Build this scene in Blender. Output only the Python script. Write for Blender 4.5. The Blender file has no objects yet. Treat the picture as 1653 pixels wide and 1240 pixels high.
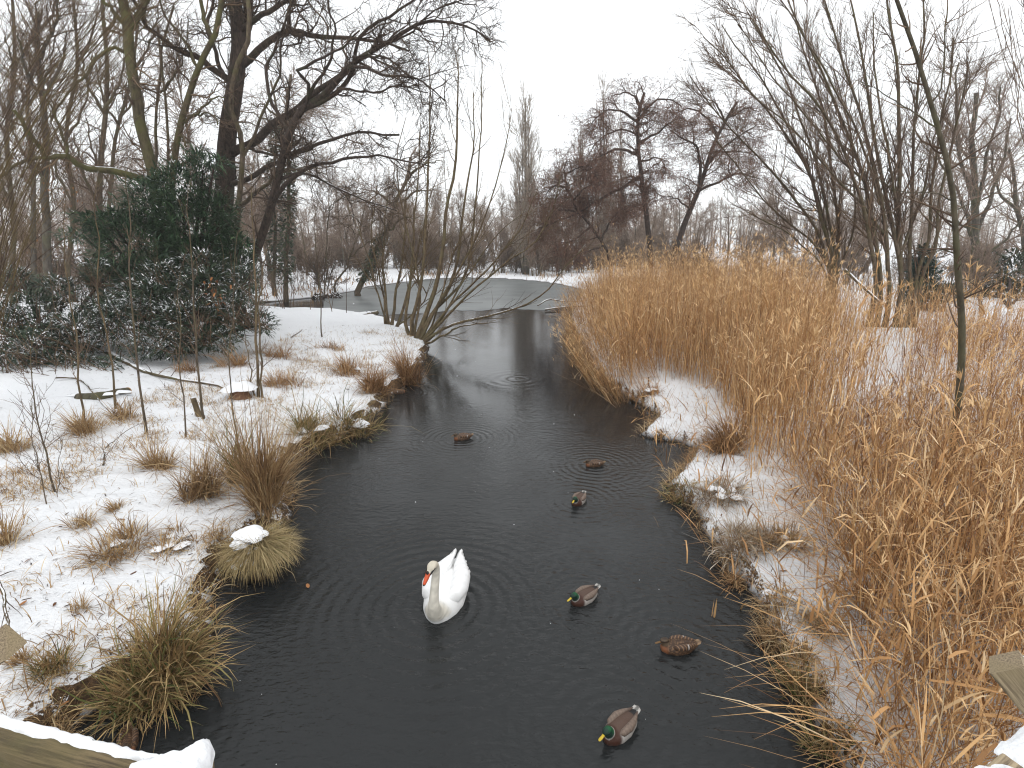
import bpy, math, random
import numpy as np
from mathutils import Matrix, Vector

random.seed(3)
rng = np.random.default_rng(11)
S = bpy.context.scene
COL = S.collection

# ------------------------------------------------------------------ camera, light, exposure
CAMZ, FPX, PITCH = 4.2, 850.0, math.atan(225.0 / 850.0)
cam_d = bpy.data.cameras.new('camera')
cam_d.sensor_width = 36.0
cam_d.lens = FPX / 1653.0 * 36.0
cam_d.clip_start = 0.05
cam_d.clip_end = 2000.0
cam = bpy.data.objects.new('camera', cam_d)
cam.location = (0, 0, CAMZ)
cam.rotation_euler = (math.radians(90) - PITCH, 0, 0)
COL.objects.link(cam)
S.camera = cam

SUN_EL, SUN_AZ = math.radians(52), math.radians(200)
W = bpy.data.worlds.new('World')
S.world = W
W.use_nodes = True
nt = W.node_tree
nt.nodes.clear()
wo = nt.nodes.new('ShaderNodeOutputWorld')
bg = nt.nodes.new('ShaderNodeBackground')
bg.inputs['Strength'].default_value = 0.1
sky = nt.nodes.new('ShaderNodeTexSky')
sky.sky_type = 'NISHITA'
sky.sun_disc = False
sky.sun_elevation = SUN_EL
sky.sun_rotation = SUN_AZ
mixw = nt.nodes.new('ShaderNodeMix')
mixw.data_type = 'RGBA'
mixw.clamp_result = False
mixw.inputs['Factor'].default_value = 0.93
cloud = nt.nodes.new('ShaderNodeVectorMath')      # a closed, even cloud cover
cloud.operation = 'SCALE'
cloud.inputs[0].default_value = (0.965, 0.985, 1.0)
cloud.inputs['Scale'].default_value = 11.3
nt.links.new(sky.outputs[0], mixw.inputs['A'])
nt.links.new(cloud.outputs[0], mixw.inputs['B'])
nt.links.new(mixw.outputs['Result'], bg.inputs['Color'])
nt.links.new(bg.outputs[0], wo.inputs[0])

sun_d = bpy.data.lights.new('sun', 'SUN')
sun_d.energy = 0.6
sun_d.angle = math.radians(25)
sun_d.color = (1.0, 0.97, 0.93)
sun = bpy.data.objects.new('sun', sun_d)
sun.rotation_euler = (math.radians(90) - SUN_EL, 0, math.radians(20))
COL.objects.link(sun)

S.view_settings.view_transform = 'Standard'
S.view_settings.look = 'None'
S.view_settings.exposure = 0.26
S.view_settings.gamma = 1.0
S.view_settings.use_curve_mapping = False
S.cycles.max_bounces = 6
S.cycles.diffuse_bounces = 3
S.cycles.glossy_bounces = 3
S.cycles.transparent_max_bounces = 4
S.cycles.caustics_reflective = False
S.cycles.caustics_refractive = False
S.render.film_transparent = False
S.cycles.use_denoising = True
S.cycles.denoising_prefilter = 'ACCURATE'
S.cycles.denoising_input_passes = 'RGB_ALBEDO_NORMAL'
S.cycles.filter_width = 1.15

# ------------------------------------------------------------------ places: photo point -> point of the place
CA, SA = math.cos(PITCH), math.sin(PITCH)


def ray(px, py):
    cx, cy = (np.asarray(px, float) - 826.5) / FPX, (620.0 - np.asarray(py, float)) / FPX
    return cx, CA + cy * SA, -SA + cy * CA


def at_z(px, py, z=0.0):
    x, y, zz = ray(px, py)
    t = (z - CAMZ) / zz
    return np.stack([x * t, y * t, CAMZ + zz * t], -1)


def at_y(px, py, yd):
    x, y, zz = ray(px, py)
    t = yd / y
    return np.stack([x * t, y * t, CAMZ + zz * t], -1)


def smooth(a, b, x):
    t = np.clip((x - a) / (b - a), 0, 1)
    return t * t * (3 - 2 * t)


_LAT = np.random.default_rng(5).random((256, 256))


def vnoise(x, y, s=0):
    x = np.asarray(x, float) + 37.7 * s
    y = np.asarray(y, float) + 91.3 * s
    xi, yi = np.floor(x).astype(int), np.floor(y).astype(int)
    fx, fy = x - xi, y - yi
    fx, fy = fx * fx * (3 - 2 * fx), fy * fy * (3 - 2 * fy)
    g = lambda i, j: _LAT[i & 255, j & 255]
    a = g(xi, yi) * (1 - fx) + g(xi + 1, yi) * fx
    b = g(xi, yi + 1) * (1 - fx) + g(xi + 1, yi + 1) * fx
    return (a * (1 - fy) + b * fy) * 2 - 1


def fbm(x, y, s=0, o=3):
    r, a, f = 0, 1.0, 1.0
    for k in range(o):
        r = r + a * vnoise(x * f, y * f, s + k)
        a *= 0.5
        f *= 2.03
    return r / 1.75


def pts_xy(lst, z=0.0):
    a = np.array(lst, float)
    return at_z(a[:, 0], a[:, 1], z)[:, :2]


def inside(poly, x, y):
    x, y = np.asarray(x, float), np.asarray(y, float)
    r = np.zeros(x.shape, bool)
    n = len(poly)
    for i in range(n):
        x0, y0 = poly[i]
        x1, y1 = poly[(i + 1) % n]
        if y0 == y1:
            continue
        c = ((y0 > y) != (y1 > y)) & (x < (x1 - x0) * (y - y0) / (y1 - y0) + x0)
        r ^= c
    return r


def dist_poly(poly, x, y, closed=True):
    d = np.full(np.shape(x), 1e9)
    n = len(poly)
    for i in range(n if closed else n - 1):
        x0, y0 = poly[i]
        x1, y1 = poly[(i + 1) % n]
        ux, uy = x1 - x0, y1 - y0
        t = np.clip(((x - x0) * ux + (y - y0) * uy) / (ux * ux + uy * uy + 1e-12), 0, 1)
        d = np.minimum(d, (x - x0 - t * ux) ** 2 + (y - y0 - t * uy) ** 2)
    return np.sqrt(d)


LEFT = [(60, 1240), (138, 1168), (215, 1130), (322, 1105), (352, 1040), (338, 990), (352, 950), (378, 900), (430, 868), (466, 850),
        (474, 795), (468, 748), (520, 724), (565, 702), (606, 677), (628, 652), (642, 634), (676, 606), (687, 580), (692, 562)]
BACK = [(684, 541), (648, 524), (602, 511), (540, 502), (470, 500), (412, 497)]
FARS = [(412, 490), (490, 483), (540, 477), (578, 470), (600, 463), (640, 458), (690, 452), (740, 449), (800, 450), (860, 454), (905, 460), (945, 470)]
RIGHT = [(925, 492), (920, 515), (935, 548), (950, 585), (985, 620), (1010, 643), (1058, 668), (1048, 688), (1030, 706), (1090, 714), (1122, 728),
         (1108, 748), (1084, 776), (1070, 798), (1112, 818), (1134, 862), (1166, 905), (1176, 926), (1216, 966), (1236, 1030),
         (1262, 1082), (1298, 1128), (1312, 1180), (1345, 1240)]
WPOLY = np.concatenate([np.array([[-3.6, -9.0], [-4.0, 1.5]]), pts_xy(LEFT), pts_xy(BACK, 0.12), pts_xy(FARS), pts_xy(RIGHT),
                        np.array([[2.6, 1.5], [2.4, -9.0]])])


def land(x, y):
    """distance from the waterline, positive on land, a little ragged"""
    x, y = np.asarray(x, float), np.asarray(y, float)
    d = dist_poly(WPOLY, x, y)
    d = np.where(inside(WPOLY, x, y), -d, d)
    far = np.clip(y / 25.0, 0.6, 2.0)
    return d + 0.10 * fbm(x * 1.7, y * 1.7, 2) * far + 0.04 * vnoise(x * 7, y * 7, 4)


def ground_z(x, y):
    x, y = np.asarray(x, float), np.asarray(y, float)
    d = land(x, y)
    far = smooth(28, 45, y)
    near = 1 - far
    z = -0.45 + 0.45 * smooth(-0.5, 0.02, d)
    z = z + (0.24 * near * (1 - 0.55 * (x > 0)) + 0.12) * smooth(0.0, 0.22, d) + 0.18 * smooth(0.2, 2.2, d) + 0.22 * smooth(2, 12, d)
    z = z + 0.35 * smooth(4, 16, x) * smooth(0.5, 6, d) + 0.2 * smooth(-6, -16, x) * smooth(0.5, 6, d)
    k = smooth(0.05, 0.7, d)
    z = z + k * (0.13 * fbm(x * 0.7, y * 0.7, 7) + 0.065 * fbm(x * 2.6, y * 2.6, 9) + 0.024 * vnoise(x * 8, y * 8, 3) * near)
    z = z + 0.02 * np.maximum(0, y - 70) * smooth(70, 110, y)
    return z


def on_ground(px, py):
    z = np.full(np.shape(px), 0.45)
    for _ in range(10):
        p = at_z(px, py, z)
        z = 0.4 * z + 0.6 * ground_z(p[..., 0], p[..., 1])
    p = at_z(px, py, z)
    p[..., 2] = ground_z(p[..., 0], p[..., 1])
    return p


# ------------------------------------------------------------------ meshes
class MB:
    def __init__(self):
        self.v, self.q, self.t, self.tint, self.n = [], [], [], [], 0

    def add(self, V, F, tint=0.5):
        V = np.asarray(V, np.float32).reshape(-1, 3)
        F = np.asarray(F, np.int64)
        (self.q if F.shape[1] == 4 else self.t).append(F + self.n)
        tt = np.asarray(tint, np.float32)
        self.tint.append(np.broadcast_to(tt, (len(V),)) if tt.ndim == 0 else tt.reshape(-1))
        self.v.append(V)
        self.n += len(V)
        return self

    def mesh(self, name, off=(0, 0, 0), smooth_=True):
        me = bpy.data.meshes.new(name)
        if not self.n:
            return me
        V = np.concatenate(self.v) - np.asarray(off, np.float32)
        q = np.concatenate(self.q) if self.q else np.zeros((0, 4), np.int64)
        t = np.concatenate(self.t) if self.t else np.zeros((0, 3), np.int64)
        me.vertices.add(len(V))
        me.vertices.foreach_set('co', V.astype(np.float32).ravel())
        me.loops.add(q.size + t.size)
        me.loops.foreach_set('vertex_index', np.concatenate([q.ravel(), t.ravel()]).astype(np.int32))
        me.polygons.add(len(q) + len(t))
        st = np.concatenate([np.arange(len(q)) * 4, q.size + np.arange(len(t)) * 3]).astype(np.int32)
        me.polygons.foreach_set('loop_start', st)
        me.polygons.foreach_set('use_smooth', np.full(len(st), smooth_))
        at = me.attributes.new('tint', 'FLOAT', 'POINT')
        at.data.foreach_set('value', np.concatenate(self.tint).astype(np.float32))
        me.update(calc_edges=True)
        return me

    def build(self, name, mat, parent=None, smooth_=True):
        off = tuple(parent.location) if parent is not None else (0, 0, 0)
        if parent is not None and parent.parent is not None:
            off = tuple(Vector(off) + parent.parent.location)
        me = self.mesh(name, off, smooth_)
        me.materials.append(mat)
        return put(name, me, parent)


def put(name, me, parent=None):
    o = bpy.data.objects.new(name, me)
    COL.objects.link(o)
    if parent is not None:
        o.parent = parent
    return o


def tag(o, label=None, cat=None, group=None, kind=None):
    for k, v in (('label', label), ('category', cat), ('group', group), ('kind', kind)):
        if v:
            o[k] = v
    return o


def thing(name, loc, label, cat, group=None):
    o = bpy.data.objects.new(name, None)
    o.empty_display_size = 0.2
    o.location = tuple(float(c) for c in loc)
    COL.objects.link(o)
    return tag(o, label, cat, group)


def dup(root, loc, rotz=0.0, scale=1.0, label=None, group=None):
    def cp(o, par):
        c = o.copy()
        COL.objects.link(c)
        c.parent = par
        for ch in o.children:
            cp(ch, c)
        return c
    r = cp(root, None)
    r.location = tuple(float(c) for c in loc)
    r.rotation_euler = (0, 0, rotz)
    r.scale = (scale,) * 3 if np.ndim(scale) == 0 else tuple(scale)
    if label:
        r['label'] = label
    if group:
        r['group'] = group
    return r


def unit(a):
    return a / (np.linalg.norm(a, axis=-1, keepdims=True) + 1e-9)


def tubes(mb, P, R, sides=3, tint=None, cap=False):
    """P (N,K,3) centre lines, R (N,K) radii"""
    P, R = np.asarray(P, float), np.asarray(R, float)
    if P.ndim == 2:
        P, R = P[None], R[None]
    N, K, _ = P.shape
    T = unit(np.gradient(P, axis=1))
    mean = unit(P[:, -1] - P[:, 0])
    ref = np.where(np.abs(mean[:, 2:3]) < 0.8, np.array([[0, 0, 1.0]]), np.array([[1.0, 0, 0]]))[:, None, :]
    A = unit(np.cross(T, ref))
    B = np.cross(T, A)
    ang = np.arange(sides) * 2 * math.pi / sides
    V = P[:, :, None, :] + R[:, :, None, None] * (np.cos(ang)[None, None, :, None] * A[:, :, None, :] + np.sin(ang)[None, None, :, None] * B[:, :, None, :])
    base = (np.arange(N) * K * sides)[:, None, None]
    k = np.arange(K - 1)[None, :, None] * sides
    s = np.arange(sides)[None, None, :]
    s2 = (s + 1) % sides
    F = np.stack([base + k + s, base + k + s2, base + k + sides + s2, base + k + sides + s], -1).reshape(-1, 4)
    tt = np.repeat(rng.random(N) if tint is None else np.broadcast_to(tint, (N,)), K * sides)
    n0 = mb.n
    mb.add(V, F, tt)
    if cap:
        for e in (0, K - 1):
            for i in range(N):
                c = mb.n
                mb.add(P[i, e][None], np.zeros((0, 3), int), tt[i * K * sides])
                idx = n0 + (i * K + e) * sides + np.arange(sides)
                f = np.stack([idx, np.roll(idx, -1), np.full(sides, c)], -1)
                mb.t.append(f if e else f[:, ::-1])
    return mb


def blades(mb, base, az, tilt, length, width, droop, K=4, tint=None, twist=0.5, pw=1.5, wig=0.0):
    """ribbons that leave BASE at TILT from the vertical towards AZ and bend over by DROOP radians"""
    N = len(base)
    az, tilt, length, width, droop = (np.broadcast_to(np.asarray(a, float), (N,)) for a in (az, tilt, length, width, droop))
    d = np.stack([np.cos(az), np.sin(az), 0 * az], -1)
    p = np.asarray(base, float).copy()
    pts = [p.copy()]
    for k in range(1, K):
        th = tilt + droop * ((k - 0.5) / (K - 1)) ** pw
        step = (length / (K - 1))[:, None]
        p = p + step * (np.sin(th)[:, None] * d + np.cos(th)[:, None] * np.array([0, 0, 1.0]))
        if wig:
            p = p + rng.normal(0, wig, (N, 3)) * step
        pts.append(p.copy())
    P = np.stack(pts, 1)
    la = az + math.pi / 2 + rng.normal(0, twist, N)
    lat = np.stack([np.cos(la), np.sin(la), rng.normal(0, 0.25, N)], -1)
    f = np.linspace(0, 1, K)
    prof = np.where(f < 0.35, 0.65 + f, 1.0 - (np.maximum(f - 0.35, 0) / 0.65) ** 1.6 * 0.93)
    off = lat[:, None, :] * (width[:, None] * prof[None, :] * 0.5)[:, :, None]
    V = np.stack([P - off, P + off], 2)
    b = (np.arange(N) * K * 2)[:, None]
    k = np.arange(K - 1)[None, :] * 2
    F = np.stack([b + k, b + k + 1, b + k + 3, b + k + 2], -1).reshape(-1, 4)
    mb.add(V, F, np.repeat(rng.random(N) if tint is None else np.broadcast_to(tint, (N,)), K * 2))
    return P


def grow(P, R, n, tr, ang, L, K, wig=0.2, trop=(0, 0, 0.05), rr=0.6, rmin=0.006, asd=0.25, byl=True, taper=0.35, bias=None):
    """children of every branch of P: N parents with n each (more on longer ones)"""
    N, K0, _ = P.shape
    pl = np.linalg.norm(np.diff(P, axis=1), axis=2).sum(1)
    cnt = rng.poisson(n * (pl / pl.mean() if byl else np.ones(N)))
    idx = np.repeat(np.arange(N), cnt)
    M = len(idx)
    t = rng.uniform(tr[0], tr[1], M) * (K0 - 1)
    i = np.clip(t.astype(int), 0, K0 - 2)
    f = (t - i)[:, None]
    p = P[idx, i] * (1 - f) + P[idx, i + 1] * f
    r0 = R[idx, i] * (1 - f[:, 0]) + R[idx, i + 1] * f[:, 0]
    tan = unit(P[idx, i + 1] - P[idx, i])
    q = rng.normal(size=(M, 3))
    if bias is not None:
        q = q + np.asarray(bias)
    q = unit(q - (q * tan).sum(1, keepdims=True) * tan)
    a = np.clip(rng.normal(ang, asd, M), 0.1, 2.2)[:, None]
    d = np.cos(a) * tan + np.sin(a) * q
    ln = L * rng.uniform(0.5, 1.35, M) * (1.15 - 0.5 * t / (K0 - 1))
    pts = [p]
    for k in range(K - 1):
        d = unit(d + rng.normal(0, wig, (M, 3)) + np.asarray(trop))
        p = p + d * (ln / (K - 1))[:, None]
        pts.append(p)
    C = np.stack(pts, 1)
    rb = np.clip(r0 * rr, rmin, rmin * 2.6)
    return C, rb[:, None] * np.linspace(1, taper, K)[None, :]


def spline(pts, K):
    pts = np.asarray(pts, float)
    if len(pts) == 2:
        return pts[0] + np.linspace(0, 1, K)[:, None] * (pts[1] - pts[0])
    p = np.vstack([2 * pts[0] - pts[1], pts, 2 * pts[-1] - pts[-2]])
    out = []
    for i in range(1, len(p) - 2):
        for u in np.linspace(0, 1, 8, endpoint=False):
            a, b, c, d = p[i - 1], p[i], p[i + 1], p[i + 2]
            out.append(0.5 * (2 * b + (c - a) * u + (2 * a - 5 * b + 4 * c - d) * u * u + (3 * b - a - 3 * c + d) * u ** 3))
    out.append(p[-2])
    out = np.array(out)
    s = np.r_[0, np.cumsum(np.linalg.norm(np.diff(out, axis=0), axis=1))]
    q = np.linspace(0, s[-1], K)
    return np.stack([np.interp(q, s, out[:, j]) for j in range(3)], -1)


# ------------------------------------------------------------------ materials
def mat(name):
    m = bpy.data.materials.new(name)
    m.use_nodes = True
    n = m.node_tree.nodes
    return m, n, m.node_tree.links, n['Principled BSDF']


def ramp(n, stops):
    r = n.new('ShaderNodeValToRGB')
    e = r.color_ramp.elements
    while len(e) < len(stops):
        e.new(0.5)
    for k, (p, c) in enumerate(stops):
        e[k].position = p
        e[k].color = (*c, 1)
    return r


def noise(n, l, scale, detail=4, co='Object', vec=None, rough=0.55, stretch=None):
    t = n.new('ShaderNodeTexNoise')
    t.inputs['Scale'].default_value = scale
    t.inputs['Detail'].default_value = detail
    t.inputs['Roughness'].default_value = rough
    if vec is None:
        tc = n.new('ShaderNodeTexCoord')
        vec = tc.outputs[co]
    if stretch:
        mp = n.new('ShaderNodeMapping')
        mp.inputs['Scale'].default_value = stretch
        l.new(vec, mp.inputs['Vector'])
        vec = mp.outputs[0]
    l.new(vec, t.inputs['Vector'])
    return t


def mth(n, l, op, a, b=None, clamp=False):
    m = n.new('ShaderNodeMath')
    m.operation = op
    m.use_clamp = clamp
    for k, v in enumerate((a, b)):
        if v is None:
            continue
        if isinstance(v, (int, float)):
            m.inputs[k].default_value = v
        else:
            l.new(v, m.inputs[k])
    return m.outputs[0]


def mixc(n, l, fac, a, b):
    m = n.new('ShaderNodeMix')
    m.data_type = 'RGBA'
    for k, v in (('Factor', fac), ('A', a), ('B', b)):
        if isinstance(v, (int, float)):
            m.inputs[k].default_value = v
        elif isinstance(v, tuple):
            m.inputs[k].default_value = (*v, 1)
        else:
            l.new(v, m.inputs[k])
    return m.outputs['Result']


def tinted(name, stops, rough=0.8, spec=0.2, nscale=0, namp=0.5, bump=0.0, trans=0.0):
    """colour by the piece's own tint, with a little grain"""
    m, n, l, b = mat(name)
    a = n.new('ShaderNodeAttribute')
    a.attribute_name = 'tint'
    f = a.outputs['Fac']
    if nscale:
        t = noise(n, l, nscale, 3)
        f = mth(n, l, 'ADD', f, mth(n, l, 'MULTIPLY', mth(n, l, 'SUBTRACT', t.outputs['Fac'], 0.5), namp))
        if bump:
            bp = n.new('ShaderNodeBump')
            bp.inputs['Strength'].default_value = bump
            bp.inputs['Distance'].default_value = 0.03
            l.new(t.outputs['Fac'], bp.inputs['Height'])
            l.new(bp.outputs[0], b.inputs['Normal'])
    r = ramp(n, stops)
    l.new(f, r.inputs[0])
    l.new(r.outputs[0], b.inputs['Base Color'])
    b.inputs['Roughness'].default_value = rough
    b.inputs['Specular IOR Level'].default_value = spec
    return m


def bark(name, dark, light, moss=None, scale=14, snow=0.0, mossamt=0.5):
    m, n, l, b = mat(name)
    t = noise(n, l, scale, 6, stretch=(1, 1, 0.35))
    c = ramp(n, [(0.32, dark), (0.68, light)])
    l.new(t.outputs['Fac'], c.inputs[0])
    col = c.outputs[0]
    if moss:
        t2 = noise(n, l, 1.6, 4)
        r = ramp(n, [(0.62 - 0.3 * mossamt, (0, 0, 0)), (0.78 - 0.2 * mossamt, (1, 1, 1))])
        l.new(t2.outputs['Fac'], r.inputs[0])
        col = mixc(n, l, r.outputs[0], col, moss)
    if snow:
        g = n.new('ShaderNodeNewGeometry')
        sx = n.new('ShaderNodeSeparateXYZ')
        l.new(g.outputs['Normal'], sx.inputs[0])
        t3 = noise(n, l, 5, 4)
        v = mth(n, l, 'ADD', sx.outputs['Z'], mth(n, l, 'MULTIPLY', mth(n, l, 'SUBTRACT', t3.outputs['Fac'], 0.5), 1.1))
        r = ramp(n, [(1.0 - snow, (0, 0, 0)), (min(1.0, 1.06 - snow), (1, 1, 1))])
        l.new(v, r.inputs[0])
        col = mixc(n, l, r.outputs[0], col, (0.82, 0.83, 0.85))
    l.new(col, b.inputs['Base Color'])
    b.inputs['Roughness'].default_value = 0.85
    b.inputs['Specular IOR Level'].default_value = 0.25
    bp = n.new('ShaderNodeBump')
    bp.inputs['Strength'].default_value = 0.8
    bp.inputs['Distance'].default_value = 0.03
    l.new(t.outputs['Fac'], bp.inputs['Height'])
    l.new(bp.outputs[0], b.inputs['Normal'])
    return m


M = {}
M['bark_dark'] = bark('bark_dark', (0.021, 0.015, 0.012), (0.078, 0.055, 0.043), (0.05, 0.05, 0.025), 16, 0.12, 0.2)
M['bark_green'] = bark('bark_green', (0.045, 0.036, 0.022), (0.12, 0.095, 0.055), (0.10, 0.095, 0.035), 12, 0.10, 0.7)
M['bark_brown'] = bark('bark_brown', (0.055, 0.042, 0.030), (0.16, 0.12, 0.082), (0.10, 0.088, 0.04), 14, 0.05, 0.5)
M['bark_sapling'] = bark('bark_sapling', (0.045, 0.038, 0.026), (0.125, 0.105, 0.07), (0.095, 0.09, 0.05), 12, 0.0, 0.5)
M['bark_grey'] = bark('bark_grey', (0.05, 0.043, 0.036), (0.13, 0.112, 0.09), (0.10, 0.095, 0.055), 10, 0.08, 0.5)
M['bark_willow'] = bark('bark_willow', (0.065, 0.047, 0.028), (0.20, 0.145, 0.082), (0.14, 0.12, 0.062), 10, 0.25, 0.4)
M['bark_alder'] = bark('bark_alder', (0.025, 0.017, 0.014), (0.075, 0.052, 0.042), (0.05, 0.04, 0.03), 9, 0.0, 0.2)
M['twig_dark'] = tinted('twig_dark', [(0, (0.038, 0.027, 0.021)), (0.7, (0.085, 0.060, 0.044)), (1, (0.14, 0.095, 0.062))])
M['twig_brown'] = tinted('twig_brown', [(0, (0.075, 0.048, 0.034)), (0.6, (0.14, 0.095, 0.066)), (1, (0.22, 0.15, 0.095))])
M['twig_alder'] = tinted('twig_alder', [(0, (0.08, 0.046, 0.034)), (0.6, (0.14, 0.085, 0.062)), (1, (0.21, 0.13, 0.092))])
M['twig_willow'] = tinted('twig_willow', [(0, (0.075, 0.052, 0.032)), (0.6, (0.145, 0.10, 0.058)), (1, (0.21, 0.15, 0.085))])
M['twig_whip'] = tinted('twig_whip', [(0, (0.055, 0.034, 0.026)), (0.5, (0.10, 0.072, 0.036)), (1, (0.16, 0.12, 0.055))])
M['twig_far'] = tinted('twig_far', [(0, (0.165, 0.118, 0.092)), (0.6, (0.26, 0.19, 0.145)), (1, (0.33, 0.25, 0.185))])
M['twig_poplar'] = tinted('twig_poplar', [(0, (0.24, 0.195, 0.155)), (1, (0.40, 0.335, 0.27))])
M['catkin'] = tinted('catkin', [(0, (0.12, 0.058, 0.042)), (0.7, (0.225, 0.115, 0.082)), (1, (0.31, 0.175, 0.12))])
M['dead_leaf'] = tinted('dead_leaf', [(0, (0.10, 0.042, 0.02)), (0.6, (0.22, 0.105, 0.05)), (1, (0.40, 0.18, 0.07))])
M['litter'] = tinted('litter', [(0, (0.018, 0.012, 0.009)), (0.7, (0.06, 0.036, 0.024)), (1, (0.20, 0.08, 0.03))])
M['straw'] = tinted('straw', [(0, (0.14, 0.08, 0.038)), (0.5, (0.37, 0.235, 0.115)), (0.85, (0.54, 0.385, 0.205)), (1, (0.62, 0.49, 0.30))])
M['straw_rust'] = tinted('straw_rust', [(0, (0.13, 0.068, 0.032)), (0.5, (0.35, 0.195, 0.09)), (1, (0.50, 0.33, 0.17))])
M['sedge'] = tinted('sedge', [(0, (0.09, 0.05, 0.024)), (0.35, (0.29, 0.185, 0.08)), (0.65, (0.48, 0.35, 0.17)), (0.84, (0.16, 0.155, 0.05)), (1, (0.08, 0.11, 0.034))])
M['rush'] = tinted('rush', [(0, (0.10, 0.072, 0.03)), (0.4, (0.30, 0.22, 0.10)), (0.8, (0.52, 0.41, 0.23)), (1, (0.18, 0.18, 0.065))])
M['frost_grass'] = tinted('frost_grass', [(0, (0.16, 0.095, 0.05)), (0.6, (0.36, 0.26, 0.16)), (1, (0.62, 0.55, 0.46))])
M['reed'] = tinted('reed', [(0, (0.16, 0.078, 0.032)), (0.4, (0.46, 0.245, 0.098)), (0.8, (0.65, 0.405, 0.185)), (1, (0.76, 0.58, 0.36))], 0.6, 0.3)
M['reed_red'] = tinted('reed_red', [(0, (0.09, 0.035, 0.028)), (1, (0.23, 0.10, 0.06))])
M['yew'] = tinted('yew', [(0, (0.013, 0.032, 0.016)), (0.7, (0.040, 0.085, 0.040)), (1, (0.09, 0.145, 0.065))], 0.55, 0.35)
M['laurel'] = tinted('laurel', [(0, (0.014, 0.028, 0.015)), (0.7, (0.040, 0.070, 0.038)), (1, (0.09, 0.11, 0.06))], 0.5, 0.4)
M['ivy'] = tinted('ivy', [(0, (0.016, 0.026, 0.013)), (1, (0.06, 0.08, 0.035))], 0.5, 0.4)
M['conifer'] = tinted('conifer', [(0, (0.012, 0.028, 0.022)), (1, (0.04, 0.07, 0.05))])


def snow_mat():
    m, n, l, b = mat('snow')
    b.inputs['Base Color'].default_value = (0.86, 0.87, 0.89, 1)
    b.inputs['Roughness'].default_value = 0.7
    b.inputs['Specular IOR Level'].default_value = 0.2
    t = noise(n, l, 45, 5)
    t2 = noise(n, l, 9, 4)
    s = mth(n, l, 'ADD', t.outputs['Fac'], mth(n, l, 'MULTIPLY', t2.outputs['Fac'], 2.0))
    bp = n.new('ShaderNodeBump')
    bp.inputs['Strength'].default_value = 0.5
    bp.inputs['Distance'].default_value = 0.02
    l.new(s, bp.inputs['Height'])
    l.new(bp.outputs[0], b.inputs['Normal'])
    return m


M['snow'] = snow_mat()


def ground_mat():
    """snow on turf: turf shows where the ground is steep or worn (tint), soil at the water's edge"""
    m, n, l, b = mat('snowy_ground')
    a = n.new('ShaderNodeAttribute')
    a.attribute_name = 'tint'
    g = n.new('ShaderNodeNewGeometry')
    sx = n.new('ShaderNodeSeparateXYZ')
    l.new(g.outputs['True Normal'], sx.inputs[0])
    co = n.new('ShaderNodeTexCoord').outputs['Object']
    t1 = noise(n, l, 3.2, 6, vec=co, rough=0.65)
    t2 = noise(n, l, 26, 4, vec=co, rough=0.6)
    steep = mth(n, l, 'MULTIPLY', mth(n, l, 'SUBTRACT', 0.80, sx.outputs['Z']), 1.25)
    k = mth(n, l, 'ADD', a.outputs['Fac'], steep)
    k = mth(n, l, 'ADD', k, mth(n, l, 'MULTIPLY', mth(n, l, 'SUBTRACT', t1.outputs['Fac'], 0.5), 1.5))
    k = mth(n, l, 'ADD', k, mth(n, l, 'MULTIPLY', mth(n, l, 'SUBTRACT', t2.outputs['Fac'], 0.5), 1.3))
    r = ramp(n, [(0.60, (0, 0, 0)), (0.74, (1, 1, 1))])
    l.new(k, r.inputs[0])
    turf = ramp(n, [(0.3, (0.026, 0.017, 0.010)), (0.55, (0.085, 0.05, 0.026)), (0.75, (0.20, 0.12, 0.055))])
    l.new(t2.outputs['Fac'], turf.inputs[0])
    col = mixc(n, l, r.outputs[0], (0.85, 0.86, 0.88), turf.outputs[0])
    sp = n.new('ShaderNodeSeparateXYZ')
    l.new(co, sp.inputs[0])
    wet = ramp(n, [(0.02, (1, 1, 1)), (0.11, (0, 0, 0))])
    l.new(mth(n, l, 'ADD', sp.outputs['Z'], mth(n, l, 'MULTIPLY', mth(n, l, 'SUBTRACT', t2.outputs['Fac'], 0.5), 0.10)), wet.inputs[0])
    col = mixc(n, l, wet.outputs[0], col, (0.017, 0.012, 0.008))
    l.new(col, b.inputs['Base Color'])
    b.inputs['Roughness'].default_value = 0.75
    b.inputs['Specular IOR Level'].default_value = 0.2
    h = mth(n, l, 'ADD', mth(n, l, 'MULTIPLY', t1.outputs['Fac'], 2.5), t2.outputs['Fac'])
    bp = n.new('ShaderNodeBump')
    bp.inputs['Strength'].default_value = 0.85
    bp.inputs['Distance'].default_value = 0.035
    l.new(h, bp.inputs['Height'])
    l.new(bp.outputs[0], b.inputs['Normal'])
    return m


M['ground'] = ground_mat()


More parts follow.
